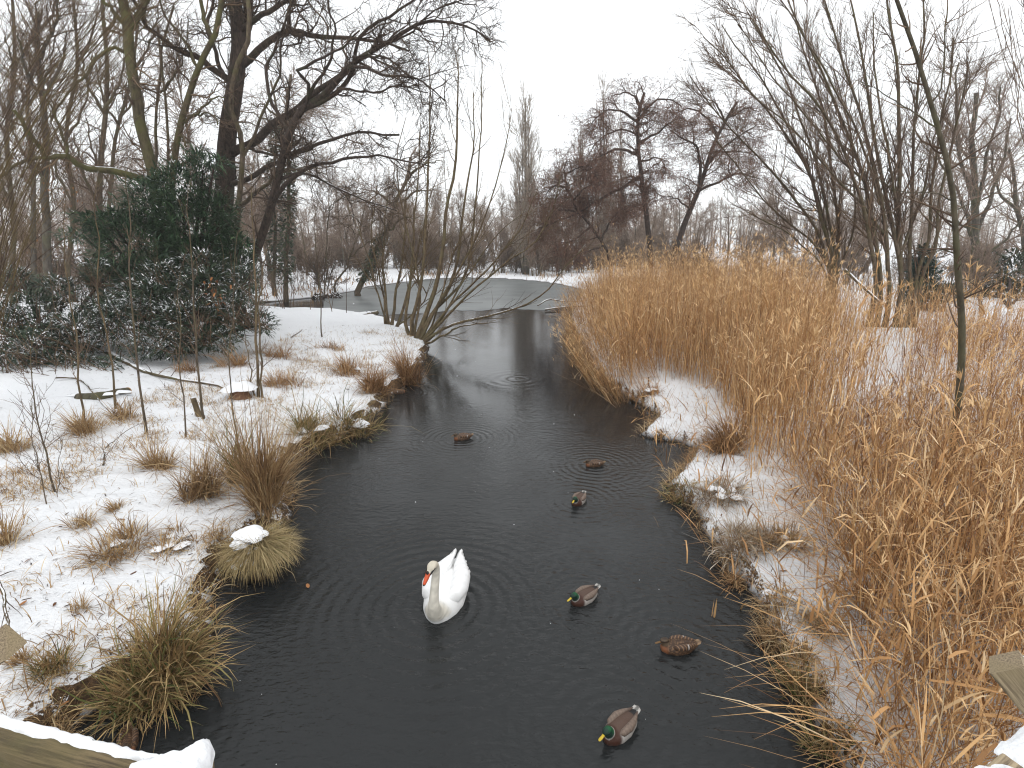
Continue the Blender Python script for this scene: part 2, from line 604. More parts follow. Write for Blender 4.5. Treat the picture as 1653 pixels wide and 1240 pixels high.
def water_mat(rings):
    m, n, l, b = mat('water')
    b.inputs['Base Color'].default_value = (0.0165, 0.0180, 0.0185, 1)
    b.inputs['Roughness'].default_value = 0.035
    b.inputs['IOR'].default_value = 1.333
    co = n.new('ShaderNodeTexCoord').outputs['Object']
    t1 = noise(n, l, 3.6, 3, vec=co, stretch=(0.8, 1.3, 1))
    t2 = noise(n, l, 11, 3, vec=co, stretch=(0.8, 1.25, 1))
    t3 = noise(n, l, 0.55, 2, vec=co)
    t4 = noise(n, l, 30, 2, vec=co, stretch=(0.7, 1.3, 1))
    calm = ramp(n, [(0.36, (0.55, 0.55, 0.55)), (0.66, (1.25, 1.25, 1.25))])
    l.new(t3.outputs['Fac'], calm.inputs[0])
    h = mth(n, l, 'ADD', mth(n, l, 'MULTIPLY', t1.outputs['Fac'], 0.0060), mth(n, l, 'MULTIPLY', t2.outputs['Fac'], 0.0085))
    h = mth(n, l, 'ADD', h, mth(n, l, 'MULTIPLY', t4.outputs['Fac'], 0.0018))
    h = mth(n, l, 'MULTIPLY', h, calm.outputs[0])
    sp = n.new('ShaderNodeSeparateXYZ')
    l.new(co, sp.inputs[0])
    ruf = n.new('ShaderNodeMapRange')
    ruf.inputs['From Min'].default_value, ruf.inputs['From Max'].default_value = 5.5, 14.0
    ruf.inputs['To Min'].default_value, ruf.inputs['To Max'].default_value = 2.3, 0.40
    l.new(sp.outputs['Y'], ruf.inputs['Value'])
    h = mth(n, l, 'MULTIPLY', h, ruf.outputs[0])
    for (x, y, lam, amp, reach, r0) in rings:
        dx, dy = mth(n, l, 'SUBTRACT', sp.outputs['X'], x), mth(n, l, 'SUBTRACT', sp.outputs['Y'], y)
        d = mth(n, l, 'SQRT', mth(n, l, 'ADD', mth(n, l, 'MULTIPLY', dx, dx), mth(n, l, 'MULTIPLY', dy, dy)))
        s = mth(n, l, 'SINE', mth(n, l, 'MULTIPLY', d, 2 * math.pi / lam))
        e = mth(n, l, 'SUBTRACT', 1.0, mth(n, l, 'MULTIPLY', mth(n, l, 'ABSOLUTE', mth(n, l, 'SUBTRACT', d, r0)), 1.0 / reach), clamp=True)
        h = mth(n, l, 'ADD', h, mth(n, l, 'MULTIPLY', mth(n, l, 'MULTIPLY', s, e), amp))
    bp = n.new('ShaderNodeBump')
    bp.inputs['Strength'].default_value = 1.0
    bp.inputs['Distance'].default_value = 1.0
    l.new(h, bp.inputs['Height'])
    l.new(bp.outputs[0], b.inputs['Normal'])
    return m


def ice_mat():
    m, n, l, b = mat('ice')
    t = noise(n, l, 0.35, 5, stretch=(1, 1.6, 1))
    r = ramp(n, [(0.3, (0.115, 0.125, 0.125)), (0.7, (0.20, 0.212, 0.21))])
    l.new(t.outputs['Fac'], r.inputs[0])
    l.new(r.outputs[0], b.inputs['Base Color'])
    b.inputs['Roughness'].default_value = 0.38
    b.inputs['IOR'].default_value = 1.31
    return m


def wood_mat(name, dark, light, green):
    m, n, l, b = mat(name)
    co = n.new('ShaderNodeTexCoord').outputs['Object']
    t = noise(n, l, 20, 8, vec=co, stretch=(0.22, 7, 7), rough=0.72)
    t2 = noise(n, l, 6, 3, vec=co)
    c = ramp(n, [(0.40, dark), (0.60, light)])
    l.new(t.outputs['Fac'], c.inputs[0])
    r = ramp(n, [(0.45, (0, 0, 0)), (0.7, (0.7, 0.7, 0.7))])
    l.new(t2.outputs['Fac'], r.inputs[0])
    l.new(mixc(n, l, r.outputs[0], c.outputs[0], green), b.inputs['Base Color'])
    b.inputs['Roughness'].default_value = 0.8
    bp = n.new('ShaderNodeBump')
    bp.inputs['Strength'].default_value = 0.6
    bp.inputs['Distance'].default_value = 0.004
    l.new(t.outputs['Fac'], bp.inputs['Height'])
    l.new(bp.outputs[0], b.inputs['Normal'])
    return m


M['wood'] = wood_mat('weathered_wood', (0.055, 0.037, 0.019), (0.20, 0.145, 0.075), (0.12, 0.10, 0.035))
M['wood_grey'] = wood_mat('grey_wood', (0.15, 0.11, 0.07), (0.42, 0.33, 0.21), (0.28, 0.22, 0.12))


def coloured(name, attr, rough=0.6, spec=0.3, bump=0.0, bscale=60):
    m, n, l, b = mat(name)
    a = n.new('ShaderNodeAttribute')
    a.attribute_name = attr
    l.new(a.outputs['Color'], b.inputs['Base Color'])
    b.inputs['Roughness'].default_value = rough
    b.inputs['Specular IOR Level'].default_value = spec
    if bump:
        t = noise(n, l, bscale, 3)
        bp = n.new('ShaderNodeBump')
        bp.inputs['Strength'].default_value = bump
        bp.inputs['Distance'].default_value = 0.01
        l.new(t.outputs['Fac'], bp.inputs['Height'])
        l.new(bp.outputs[0], b.inputs['Normal'])
    return m


def plain(name, rgb, rough=0.6, spec=0.3):
    m, n, l, b = mat(name)
    t = noise(n, l, 40, 3)
    c = ramp(n, [(0.3, tuple(0.82 * v for v in rgb)), (0.7, tuple(min(1, 1.1 * v) for v in rgb))])
    l.new(t.outputs['Fac'], c.inputs[0])
    l.new(c.outputs[0], b.inputs['Base Color'])
    b.inputs['Roughness'].default_value = rough
    b.inputs['Specular IOR Level'].default_value = spec
    return m


M['plumage'] = coloured('plumage', 'plumage', 0.55, 0.3, 0.35, 70)
M['plumage_white'] = coloured('plumage_white', 'plumage', 0.7, 0.2, 0.25, 40)
M['bill_orange'] = plain('bill_orange', (0.62, 0.10, 0.035), 0.4)
M['bill_yellow'] = plain('bill_yellow', (0.55, 0.40, 0.035), 0.4)
M['bill_brown'] = plain('bill_brown', (0.16, 0.085, 0.03), 0.45)
M['black'] = plain('black_skin', (0.012, 0.012, 0.012), 0.35)
M['cut_wood'] = plain('cut_wood', (0.40, 0.21, 0.08), 0.8)
M['stump_wood'] = plain('stump_wood', (0.15, 0.075, 0.045), 0.85)

# ------------------------------------------------------------------ setting: ground, water, ice
def axis(lo, a, b, hi, step, g=1.09):
    mid = list(np.arange(a, b, step))
    up, s, x = [], step, b
    while x < hi:
        up.append(x)
        s *= g
        x += s
    dn, s, x = [], step, a - step
    while x > lo:
        dn.append(x)
        s *= g
        x -= s
    return np.array(dn[::-1] + mid + up + [hi])


gx = axis(-420, -6.5, 7.5, 420, 0.08, 1.08)
gy = np.concatenate([axis(-40, 2.2, 9.5, 24, 0.08, 1.04)[:-1], axis(24, 24, 24.2, 600, 0.3, 1.05)])
GX, GY = np.meshgrid(gx, gy, indexing='ij')
GZ = ground_z(GX, GY)
GD = land(GX, GY)
wear = 0.14 + 0.26 * (1 - smooth(0.05, 0.5, GD)) + 0.30 * smooth(0.05, 0.5, fbm(GX * 0.6, GY * 0.6, 21)) * (GX < 0) + 0.03 * (GX > 0)
wear = wear + 0.20 * smooth(-2.6, -3.6, GX) * smooth(6.2, 4.4, GY)                      # littered corner by the bridge
wear = wear + 0.22 * smooth(30, 60, GY) + 0.25 * smooth(-12.5, -14.5, GX) * (GY < 40)
LO = pts_xy([(1250, 720), (1330, 860), (1350, 1000), (1400, 1130), (1450, 1300), (1760, 1300), (1760, 560), (1480, 540), (1450, 640)], 0.5)
wear = wear + 0.07 * inside(LO, GX, GY) * smooth(0, 0.8, dist_poly(LO, GX, GY))
n0, n1 = GX.shape
ii = np.arange(n0 * n1).reshape(n0, n1)
gm = MB().add(np.stack([GX, GY, GZ], -1), np.stack([ii[:-1, :-1], ii[1:, :-1], ii[1:, 1:], ii[:-1, 1:]], -1).reshape(-1, 4), wear)
ground = gm.build('ground', M['ground'])
tag(ground, 'snow covered banks and meadow with turf showing along the water', kind='structure')

# birds: (kind, bill end, tail end) in the photo; swan (breast, tail)
BIRDS = [
    ('drake', (912, 978), (972, 944), 'drake mallard with green head level with the swan'),
    ('drake', (965, 1204), (1033, 1142), 'drake mallard nearest the bridge, yellow bill pointing down left'),
    ('drake', (924, 816), (944, 794), 'small drake mallard swimming head on in midstream'),
    ('hen', (1055, 1042), (1132, 1038), 'brown hen mallard resting on dark water by the right bank'),
    ('hen', (940, 748), (978, 746), 'brown hen mallard at the edge of the dark reed reflection'),
    ('hen', (727, 707), (765, 702), 'brown hen mallard alone in midstream before the willow'),
    ('hen', (662, 628), (625, 636), 'brown hen mallard tucked under the left bank grass'),
    ('hen', (203, 1216), (208, 1172), 'brown hen mallard behind the bridge rail near the sedge'),
]
birds = []
for kind, b_, t_, lab in BIRDS:
    pb, pt = at_z(*b_, 0.06), at_z(*t_, 0.06)
    d = pb - pt
    birds.append((kind, (pb + pt) / 2, math.atan2(d[1], d[0]), float(np.linalg.norm(d[:2])), lab))
SW = at_z(701, 1003, 0.0)
rings = [(p[0], p[1], 0.14, 0.0026, 1.1, 0.4) for k, p, a, L, lab in birds]
rings += [(SW[0], SW[1] + 0.25, 0.17, 0.0052, 1.6, 0.7)]
q = at_z(835, 612)
rings += [(q[0], q[1], 0.35, 0.0030, 1.3, 0.2)]
M['water'] = water_mat(rings)
M['ice'] = ice_mat()
wx, wy = np.linspace(-40, 22, 32), np.linspace(-9, 78, 44)
WX, WY = np.meshgrid(wx, wy, indexing='ij')
ii = np.arange(WX.size).reshape(WX.shape)
wm = MB().add(np.stack([WX, WY, 0 * WX], -1), np.stack([ii[:-1, :-1], ii[1:, :-1], ii[1:, 1:], ii[:-1, 1:]], -1).reshape(-1, 4))
tag(wm.build('water', M['water']), 'dark rippled stream between snowy banks', kind='structure')
fr = pts_xy([(520, 508), (600, 509), (650, 507), (700, 505), (735, 500), (775, 503), (815, 497), (850, 500), (885, 502), (915, 497), (960, 499)])
fx = np.linspace(fr[0, 0], fr[-1, 0], 160)
fy = np.interp(fx, fr[:, 0], fr[:, 1]) + 0.5 * fbm(fx * 1.1, fx * 0, 31)
K = 24
f = np.linspace(0, 1, K)[None, :] ** 1.5
IX = fx[:, None] + f * (np.linspace(-26, 16, 160)[:, None] - fx[:, None])
IY = fy[:, None] + f * (76 - fy[:, None])
IX2 = np.vstack([np.linspace(-36, IX[0, 0], 12)[:-1, None] + 0 * IX[:1], IX]) if False else IX
ii = np.arange(IX.size).reshape(IX.shape)
im = MB().add(np.stack([IX, IY, 0 * IX + 0.008], -1), np.stack([ii[:-1, :-1], ii[1:, :-1], ii[1:, 1:], ii[:-1, 1:]], -1).reshape(-1, 4))
tag(im.build('ice', M['ice']), 'thin grey ice sheet over the pond beyond the stream', kind='structure')


# ------------------------------------------------------------------ swan and ducks
def loft(sec, K=18):
    sec = np.array(sec, float)
    a = np.arange(K) * 2 * math.pi / K
    V = np.stack([np.repeat(sec[:, :1], K, 1), sec[:, 1:2] + sec[:, 3:4] * np.cos(a), sec[:, 2:3] + sec[:, 4:5] * np.sin(a)], -1)
    n = len(sec)
    k = np.arange(n - 1)[:, None] * K
    s = np.arange(K)[None, :]
    F = np.stack([k + s, k + (s + 1) % K, k + K + (s + 1) % K, k + K + s], -1).reshape(-1, 4)
    V = V.reshape(-1, 3)
    V = np.vstack([V, [sec[0, 0], sec[0, 1], sec[0, 2]], [sec[-1, 0], sec[-1, 1], sec[-1, 2]]])
    s = np.arange(K)
    T = np.vstack([np.stack([(s + 1) % K, s, np.full(K, n * K)], -1), np.stack([(n - 1) * K + s, (n - 1) * K + (s + 1) % K, np.full(K, n * K + 1)], -1)])
    return V, F, T


def addloft(mb, sec, K=18):
    V, F, T = loft(sec, K)
    n = mb.n
    mb.add(V, F)
    mb.t.append(T + n)


def addball(mb, c, r, K=14):
    th = np.linspace(0.02, math.pi - 0.02, K)
    addloft(mb, [(c[0] - r[0] * math.cos(t), c[1], c[2], r[1] * math.sin(t), r[2] * math.sin(t)) for t in th], K + 4)


def addtube(mb, pts, rad, n=20, K=12):
    P = spline(pts, n)
    r = np.interp(np.linspace(0, 1, n), np.linspace(0, 1, len(rad)), rad)
    tubes(mb, P, r, K, 0.5, True)


def one_skin(mb, voxel, sm=6):
    """join overlapping volumes into one continuous surface"""
    me = mb.mesh('skin')
    o = put('skin', me)
    m = o.modifiers.new('r', 'REMESH')
    m.mode = 'VOXEL'
    m.voxel_size = voxel
    m2 = o.modifiers.new('s', 'SMOOTH')
    m2.iterations = sm
    m2.factor = 0.5
    dg = bpy.context.evaluated_depsgraph_get()
    out = bpy.data.meshes.new_from_object(o.evaluated_get(dg))
    bpy.data.objects.remove(o)
    out.polygons.foreach_set('use_smooth', np.ones(len(out.polygons), bool))
    return out


def paint(me, fn):
    V = np.empty(len(me.vertices) * 3, np.float32)
    me.vertices.foreach_get('co', V)
    V = V.reshape(-1, 3)
    N = np.empty(len(me.vertices) * 3, np.float32)
    me.vertices.foreach_get('normal', N)
    c = np.clip(fn(V, N.reshape(-1, 3)), 0, 1)
    if 'plumage' in me.attributes:
        me.attributes.remove(me.attributes['plumage'])
    at = me.attributes.new('plumage', 'FLOAT_COLOR', 'POINT')
    at.data.foreach_set('color', np.concatenate([c, np.ones((len(c), 1))], 1).astype(np.float32).ravel())


def lay(col, mask, rgb):
    m = np.clip(mask, 0, 1)[:, None]
    return col * (1 - m) + np.array(rgb) * m


def ball_mesh(name, c, r, m, parent, K=8):
    mb = MB()
    addball(mb, c, r, K)
    me = mb.mesh(name)
    me.materials.append(m)
    return put(name, me, parent)


def feather_mesh(mb, p0, p1, w, up=(0, 0, 1), lift=0.004):
    """one broad rounded quill feather with a slight keel"""
    p0, p1 = np.array(p0, float), np.array(p1, float)
    d = p1 - p0
    lat = unit(np.cross(d, np.array(up, float))) * w / 2
    f = np.array([0, 0.3, 0.7, 0.92, 1.0])
    pr = np.array([0.6, 1, 1, 0.7, 0.12])
    c = p0 + f[:, None] * d
    V = np.stack([c - lat * pr[:, None], c + np.array(up) * lift * 2, c + lat * pr[:, None], c - np.array(up) * lift], 1).reshape(-1, 3)
    k = np.arange(4)[:, None] * 4
    s = np.arange(4)[None, :]
    mb.add(V, np.stack([k + s, k + (s + 1) % 4, k + 4 + (s + 1) % 4, k + 4 + s], -1).reshape(-1, 4))


def make_swan():
    root = thing('swan', (0, 0, 0), 'white mute swan with orange bill swimming towards the bridge', 'swan')
    b = MB()
    addloft(b, [(-0.55, 0, 0.13, 0.02, 0.01), (-0.46, 0, 0.11, 0.09, 0.06), (-0.32, 0, 0.07, 0.17, 0.14), (-0.12, 0, 0.04, 0.225, 0.21),
                (0.08, 0, 0.03, 0.23, 0.23), (0.24, 0, 0.03, 0.19, 0.20), (0.36, 0, 0.05, 0.125, 0.15), (0.43, 0, 0.07, 0.06, 0.09), (0.45, 0, 0.08, 0.01, 0.01)], 24)
    addtube(b, [(0.26, 0, 0.03), (0.385, 0, 0.11), (0.445, 0, 0.25), (0.40, 0, 0.42), (0.33, 0, 0.58), (0.335, 0, 0.70), (0.385, -0.003, 0.755), (0.43, -0.012, 0.75)],
            [0.135, 0.105, 0.072, 0.054, 0.047, 0.045, 0.047, 0.04], 34)
    addball(b, (0.415, -0.01, 0.752), (0.082, 0.05, 0.053))
    addball(b, (0.465, -0.02, 0.725), (0.055, 0.032, 0.036))
    me = one_skin(b, 0.014, 5)

    def col(V, N):
        c = np.tile(np.array([0.84, 0.84, 0.83]), (len(V), 1))
        z, x = V[:, 2], V[:, 0]
        neck = smooth(0.27, 0.36, x) * smooth(0.02, 0.10, z) * (np.abs(V[:, 1]) < 0.16)
        c = lay(c, neck * 0.9, (0.64, 0.60, 0.51))
        head = smooth(0.66, 0.74, z)
        c = lay(c, head, (0.72, 0.66, 0.54))
        mott = 0.88 + 0.16 * vnoise(V[:, 1] * 30, V[:, 2] * 38 + V[:, 0] * 20, 3)
        return c * np.where(neck > 0.3, mott, 1)[:, None]
    paint(me, col)
    me.materials.append(M['plumage_white'])
    put('body', me, root)
    for s in (-1, 1):
        w = MB()
        addloft(w, [(0.24, s * 0.10, 0.16, 0.02, 0.02), (0.17, s * 0.145, 0.17, 0.075, 0.085), (0.0, s * 0.165, 0.19, 0.105, 0.125), (-0.2, s * 0.145, 0.21, 0.105, 0.115),
                    (-0.36, s * 0.095, 0.225, 0.085, 0.075), (-0.5, s * 0.062, 0.25, 0.05, 0.035), (-0.58, s * 0.05, 0.262, 0.015, 0.01)], 18)
        wm_ = one_skin(w, 0.012, 3)
        paint(wm_, lambda V, N: np.tile(np.array([0.86, 0.86, 0.855]), (len(V), 1)) * (1 - 0.07 * (np.sin(V[:, :1] * 46 + np.abs(V[:, 1:2]) * 30) > 0.55)))
        wm_.materials.append(M['plumage_white'])
        wing = put('wing', wm_, root)
        fm = MB()
        for k in range(7):
            y = s * (0.042 + 0.021 * k)
            feather_mesh(fm, (-0.30 + 0.05 * k, y * 1.1, 0.255 - 0.010 * k), (-0.665 + 0.052 * k, y * (0.9 + 0.05 * k), 0.275 - 0.014 * k), 0.062)
        fme = fm.mesh('flight_feathers')
        paint(fme, lambda V, N: np.tile(np.array([0.83, 0.83, 0.82]), (len(V), 1)))
        fme.materials.append(M['plumage_white'])
        put('flight_feathers', fme, wing)
        ball_mesh('eye', (0.452, -0.012 + s * 0.044, 0.755), (0.008, 0.006, 0.008), M['black'], root)
    tl = MB()
    for k in range(-3, 4):
        feather_mesh(tl, (-0.45, 0.02 * k, 0.12), (-0.64 + 0.012 * abs(k), 0.035 * k, 0.15), 0.05)
    tme = tl.mesh('tail')
    paint(tme, lambda V, N: np.tile(np.array([0.84, 0.84, 0.83]), (len(V), 1)))
    tme.materials.append(M['plumage_white'])
    put('tail', tme, root)
    bl = MB()
    addtube(bl, [(0.485, -0.024, 0.722), (0.54, -0.037, 0.672), (0.585, -0.048, 0.630)], [0.028, 0.024, 0.015], 10, 12)
    bme = bl.mesh('bill')
    bme.materials.append(M['bill_orange'])
    bill = put('bill', bme, root)
    ball_mesh('bill_nail', (0.588, -0.049, 0.627), (0.010, 0.011, 0.010), M['black'], bill)
    ball_mesh('bill_knob', (0.508, -0.029, 0.728), (0.022, 0.017, 0.022), M['black'], root)
    for s in (-1, 1):
        lo = MB()
        addtube(lo, [(0.452, -0.014 + s * 0.043, 0.752), (0.49, -0.024 + s * 0.033, 0.728), (0.51, -0.03 + s * 0.024, 0.704)], [0.006, 0.012, 0.008], 8, 8)
        lme = lo.mesh('face_mask')
        lme.materials.append(M['black'])
        put('face_mask', lme, root)
    return root


def make_duck(kind):
    root = thing('mallard', (0, 0, 0), 'x', 'duck', 'mallards on the stream')
    b = MB()
    addloft(b, [(-0.235, 0, 0.062, 0.012, 0.006), (-0.19, 0, 0.050, 0.042, 0.022), (-0.12, 0, 0.030, 0.078, 0.055), (-0.03, 0, 0.020, 0.097, 0.077),
                (0.06, 0, 0.018, 0.092, 0.078), (0.12, 0, 0.020, 0.07, 0.065), (0.165, 0, 0.028, 0.035, 0.04), (0.178, 0, 0.03, 0.006, 0.006)], 20)
    hx, hz = (0.158, 0.118) if kind == 'drake' else (0.140, 0.108)
    addtube(b, [(0.08, 0, 0.04), (0.125, 0, 0.075), (hx - 0.015, 0, hz - 0.01)], [0.06, 0.048, 0.036], 12)
    addball(b, (hx, 0, hz), (0.047, 0.034, 0.034))
    me = one_skin(b, 0.0075, 4)

    def drake(V, N):
        x, y, z = V.T
        c = np.tile(np.array([0.36, 0.335, 0.31]), (len(V), 1)) * (0.94 + 0.12 * vnoise(x * 260, y * 160, 2))[:, None]
        c = lay(c, smooth(0.045, 0.075, z) * smooth(0.075, 0.05, np.abs(y)), (0.085, 0.05, 0.036))
        c = lay(c, smooth(0.055, 0.085, x - 0.25 * np.maximum(0, 0.05 - z)), (0.055, 0.023, 0.015))
        c = lay(c, smooth(-0.135, -0.155, x), (0.012, 0.012, 0.013))
        hd = smooth(0.062, 0.056, np.sqrt((x - hx) ** 2 + y ** 2 + (z - hz) ** 2))
        ring = smooth(0.070, 0.066, np.sqrt((x - hx) ** 2 + y ** 2 + (z - hz) ** 2)) * (z < hz)
        c = lay(c, ring * 0.55, (0.55, 0.53, 0.50))
        c = lay(c, hd, (0.008, 0.028, 0.020))
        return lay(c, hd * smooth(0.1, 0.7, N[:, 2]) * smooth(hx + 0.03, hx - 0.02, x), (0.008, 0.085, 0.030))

    def hen(V, N):
        x, y, z = V.T
        sc = np.sin(x * 150 + 5 * vnoise(x * 30, y * 40, 5)) * np.sin(np.abs(y) * 130 + z * 110 + 3 * vnoise(x * 25, z * 40, 8))
        c = lay(np.tile(np.array([0.050, 0.027, 0.016]), (len(V), 1)), smooth(0.15, 0.7, sc) * 0.7, (0.20, 0.115, 0.06))
        c = lay(c, smooth(0.10, 0.14, x) * smooth(0.085, 0.05, z) * 0.8, (0.25, 0.10, 0.045))
        hd = smooth(0.058, 0.048, np.sqrt((x - hx) ** 2 + y ** 2 + (z - hz) ** 2))
        c = lay(c, hd, np.array((0.10, 0.07, 0.045)))
        c = lay(c, hd * smooth(0.012, 0.004, np.abs(z - hz - 0.006)) * 0.85, (0.028, 0.018, 0.013))
        return lay(c, hd * smooth(0.02, 0.03, z - hz) * 0.9, (0.04, 0.026, 0.018))
    paint(me, drake if kind == 'drake' else hen)
    me.materials.append(M['plumage'])
    put('body', me, root)
    for s in (-1, 1):
        w = MB()
        addloft(w, [(0.075, s * 0.055, 0.066, 0.008, 0.006), (0.045, s * 0.066, 0.068, 0.026, 0.030), (-0.04, s * 0.070, 0.070, 0.032, 0.036), (-0.11, s * 0.056, 0.068, 0.026, 0.027),
                    (-0.17, s * 0.034, 0.074, 0.014, 0.010), (-0.205, s * 0.022, 0.078, 0.004, 0.003)], 14)
        wme = one_skin(w, 0.006, 2)

        def wcol(V, N):
            x, y, z = V[:, 0], np.abs(V[:, 1]), V[:, 2]
            if kind == 'drake':
                c = np.tile(np.array([0.19, 0.14, 0.11]), (len(V), 1)) * (0.90 + 0.16 * (np.sin(x * 190 + y * 60) > -0.2))[:, None] * (0.9 + 0.2 * vnoise(x * 200, y * 90, 1))[:, None]
                c = lay(c, smooth(0.070, 0.060, z) * smooth(0.06, 0.075, y), (0.045, 0.028, 0.02))
                return lay(c, smooth(0.045, 0.03, y) * 0.8, (0.06, 0.038, 0.03))
            sc = np.sin(x * 170 + y * 120)
            c = lay(np.tile(np.array([0.06, 0.034, 0.022]), (len(V), 1)), smooth(0.5, 0.8, sc) * 0.85, (0.27, 0.16, 0.09))
            return lay(c, smooth(0.008, 0.003, np.abs(x + 0.085)) * smooth(0.05, 0.06, y) * 0.9, (0.5, 0.48, 0.46))
        paint(wme, wcol)
        wme.materials.append(M['plumage'])
        put('wing', wme, root)
        ball_mesh('eye', (hx + 0.018, s * 0.029, hz + 0.010), (0.005, 0.004, 0.005), M['black'], root, 6)
    t = MB()
    for k in range(-3, 4):
        feather_mesh(t, (-0.17, 0.010 * k, 0.058), (-0.250 + 0.006 * abs(k), 0.0095 * k, 0.078), 0.016, lift=0.002)
    tme = t.mesh('tail')
    tc = (0.50, 0.48, 0.45) if kind == 'drake' else (0.30, 0.20, 0.12)
    paint(tme, lambda V, N: np.tile(np.array(tc), (len(V), 1)) * np.where(np.abs(V[:, 1:2]) < 0.012, 0.35 if kind == 'drake' else 0.6, 1))
    tme.materials.append(M['plumage'])
    put('tail', tme, root)
    bl = MB()
    addloft(bl, [(hx + 0.036, 0, hz - 0.008, 0.013, 0.013), (hx + 0.055, 0, hz - 0.014, 0.011, 0.008), (hx + 0.075, 0, hz - 0.019, 0.0125, 0.005),
                 (hx + 0.092, 0, hz - 0.023, 0.011, 0.0035), (hx + 0.098, 0, hz - 0.025, 0.004, 0.002)], 12)
    bme = bl.mesh('bill')
    bme.materials.append(M['bill_yellow' if kind == 'drake' else 'bill_brown'])
    put('bill', bme, root)
    return root


swan = make_swan()
sa = at_z(735, 905, 0.22) - at_z(704, 990, 0.10)
swan.rotation_euler = (0, 0, math.atan2(-sa[1], -sa[0]))
hd = np.array([-sa[0], -sa[1]]) / math.hypot(sa[0], sa[1])
swan.scale = (1.02, 1.08, 0.98)
swan.location = (SW[0] - 0.40 * hd[0] + 0.02, SW[1] - 0.40 * hd[1], 0.0)
proto = {}
for kind, p, a, L, lab in birds:
    s = min(max(L / 0.50, 0.8), 1.12)
    if kind not in proto:
        proto[kind] = make_duck(kind)
        r = proto[kind]
        r.location, r.rotation_euler, r.scale = (p[0], p[1], 0), (0, 0, a), (s, s, s)
        r['label'] = lab
    else:
        dup(proto[kind], (p[0], p[1], 0), a, s, lab)

# ------------------------------------------------------------------ bare trees
def trace(pts, w0, w1, d0, d1, K=16, rough=0.0, foot=False):
    a = np.array(pts, float)
    s = np.r_[0, np.cumsum(np.hypot(*np.diff(a, axis=0).T))]
    s = s / s[-1]
    dep = d0 + (d1 - d0) * s
    P = np.stack([at_y(x, y, d) for (x, y), d in zip(a, dep)])
    if foot:
        g = P[0].copy()
        g[2] = ground_z(g[0], g[1]) - 0.1
        if P[0][2] - g[2] > 0.35:
            P = np.vstack([g, P])
        else:
            P[0] = g
    P = spline(P, K)
    if rough:
        k = rng.normal(0, rough, P.shape)
        k[0] = 0
        P = P + (k + np.roll(k, 1, 0)) / 2 * np.r_[0, np.ones(K - 2), 0.3][:, None]
    R = np.linspace(w0, w1, K) * 0.5 * np.linspace(d0, d1, K) / FPX
    if foot:
        R[:2] *= np.array([1.35, 1.08])
    return P, R


def bare_tree(name, label, limbs, barkm, twigm, levels, group=None, tr=(0.15, 1.0), sides=8, first='trunk', rough=0.05, extra=None, cat='tree', wf=0.68):
    """limbs: (photo points, width at start, at end in photo pixels, distance at start, at end); the first ones marked foot stand on the ground"""
    L, root = [], None
    for k, (pts, w0, w1, d0, d1, *fl) in enumerate(limbs):
        foot = bool(fl and fl[0])
        P, R = trace(pts, w0 * wf, w1 * wf, d0, d1, 16, rough * (d0 / 22.0), foot)
        if root is None:
            root = thing(name, (P[0][0], P[0][1], ground_z(P[0][0], P[0][1])), label, cat, group)
        mb = MB()
        tubes(mb, P, R, sides if w0 > 12 else 6, None, True)
        mb.build(first if foot else 'limb', barkm, root)
        L.append((P, R))
    P, R = np.stack([p for p, r in L]), np.stack([r for p, r in L])
    crown = MB()
    for li, (n, ang, ln, K, wig, trop, rmin) in enumerate(levels):
        P, R = grow(P, R, n, tr if li == 0 else (0.12, 1.0), ang, ln, K, wig, trop, 0.5 if li == 0 else 0.6, rmin)
        tubes(crown, P, R, 4 if li == 0 else 3)
        if extra:
            extra(li, P, R, crown)
    crown.build('crown', twigm, root)
    return root


OAK = [(9, 0.9, 1.7, 6, 0.30, (0, 0, 0.04), 0.016), (6, 0.8, 0.85, 5, 0.30, (0, 0, 0.02), 0.009), (5, 0.7, 0.42, 4, 0.25, (0, 0, 0), 0.006)]
OAKD = [(11, 0.8, 1.7, 6, 0.30, (0, 0, 0.02), 0.018), (6, 0.8, 0.9, 5, 0.30, (0, 0, 0.0), 0.010), (5, 0.7, 0.48, 4, 0.25, (0, 0, -0.02), 0.0065)]

bare_tree('bare_tree', 'massive dark trunked bare oak rising behind the evergreen, thickest trunk of the left bank', [
    ([(340, 470), (356, 356), (367, 254), (376, 181), (381, 109), (385, 54), (377, -10), (372, -60)], 52, 26, 24, 24, 1),
    ([(383, 115), (393, 60), (402, 10), (408, -50)], 26, 16, 24, 24.6),
    ([(372, 131), (319, 94), (276, 73), (247, 50), (225, 22), (205, -20)], 15, 6, 24, 22),
    ([(388, 108), (428, 76), (465, 51), (508, 58), (560, 61), (610, 65), (660, 82)], 15, 4, 24, 21.5),
    ([(465, 51), (466, 22), (478, -8), (470, -40)], 9, 5, 23, 22),
    ([(370, 245), (399, 236), (436, 207), (479, 178), (510, 150), (555, 120), (599, 83)], 20, 8, 24, 21),
    ([(375, 252), (403, 240), (436, 250), (470, 252), (505, 240)], 9, 3, 24, 22),
    ([(385, 54), (430, 20), (480, -10), (540, -40)], 12, 5, 24, 22),
    ([(376, 150), (350, 95), (335, 40), (345, -20)], 10, 5, 24, 25),
    ([(366, 300), (399, 290), (428, 269), (472, 250), (526, 232), (585, 215), (645, 218)], 13, 4, 24, 20),
], M['bark_dark'], M['twig_dark'], OAK, tr=(0.3, 1))

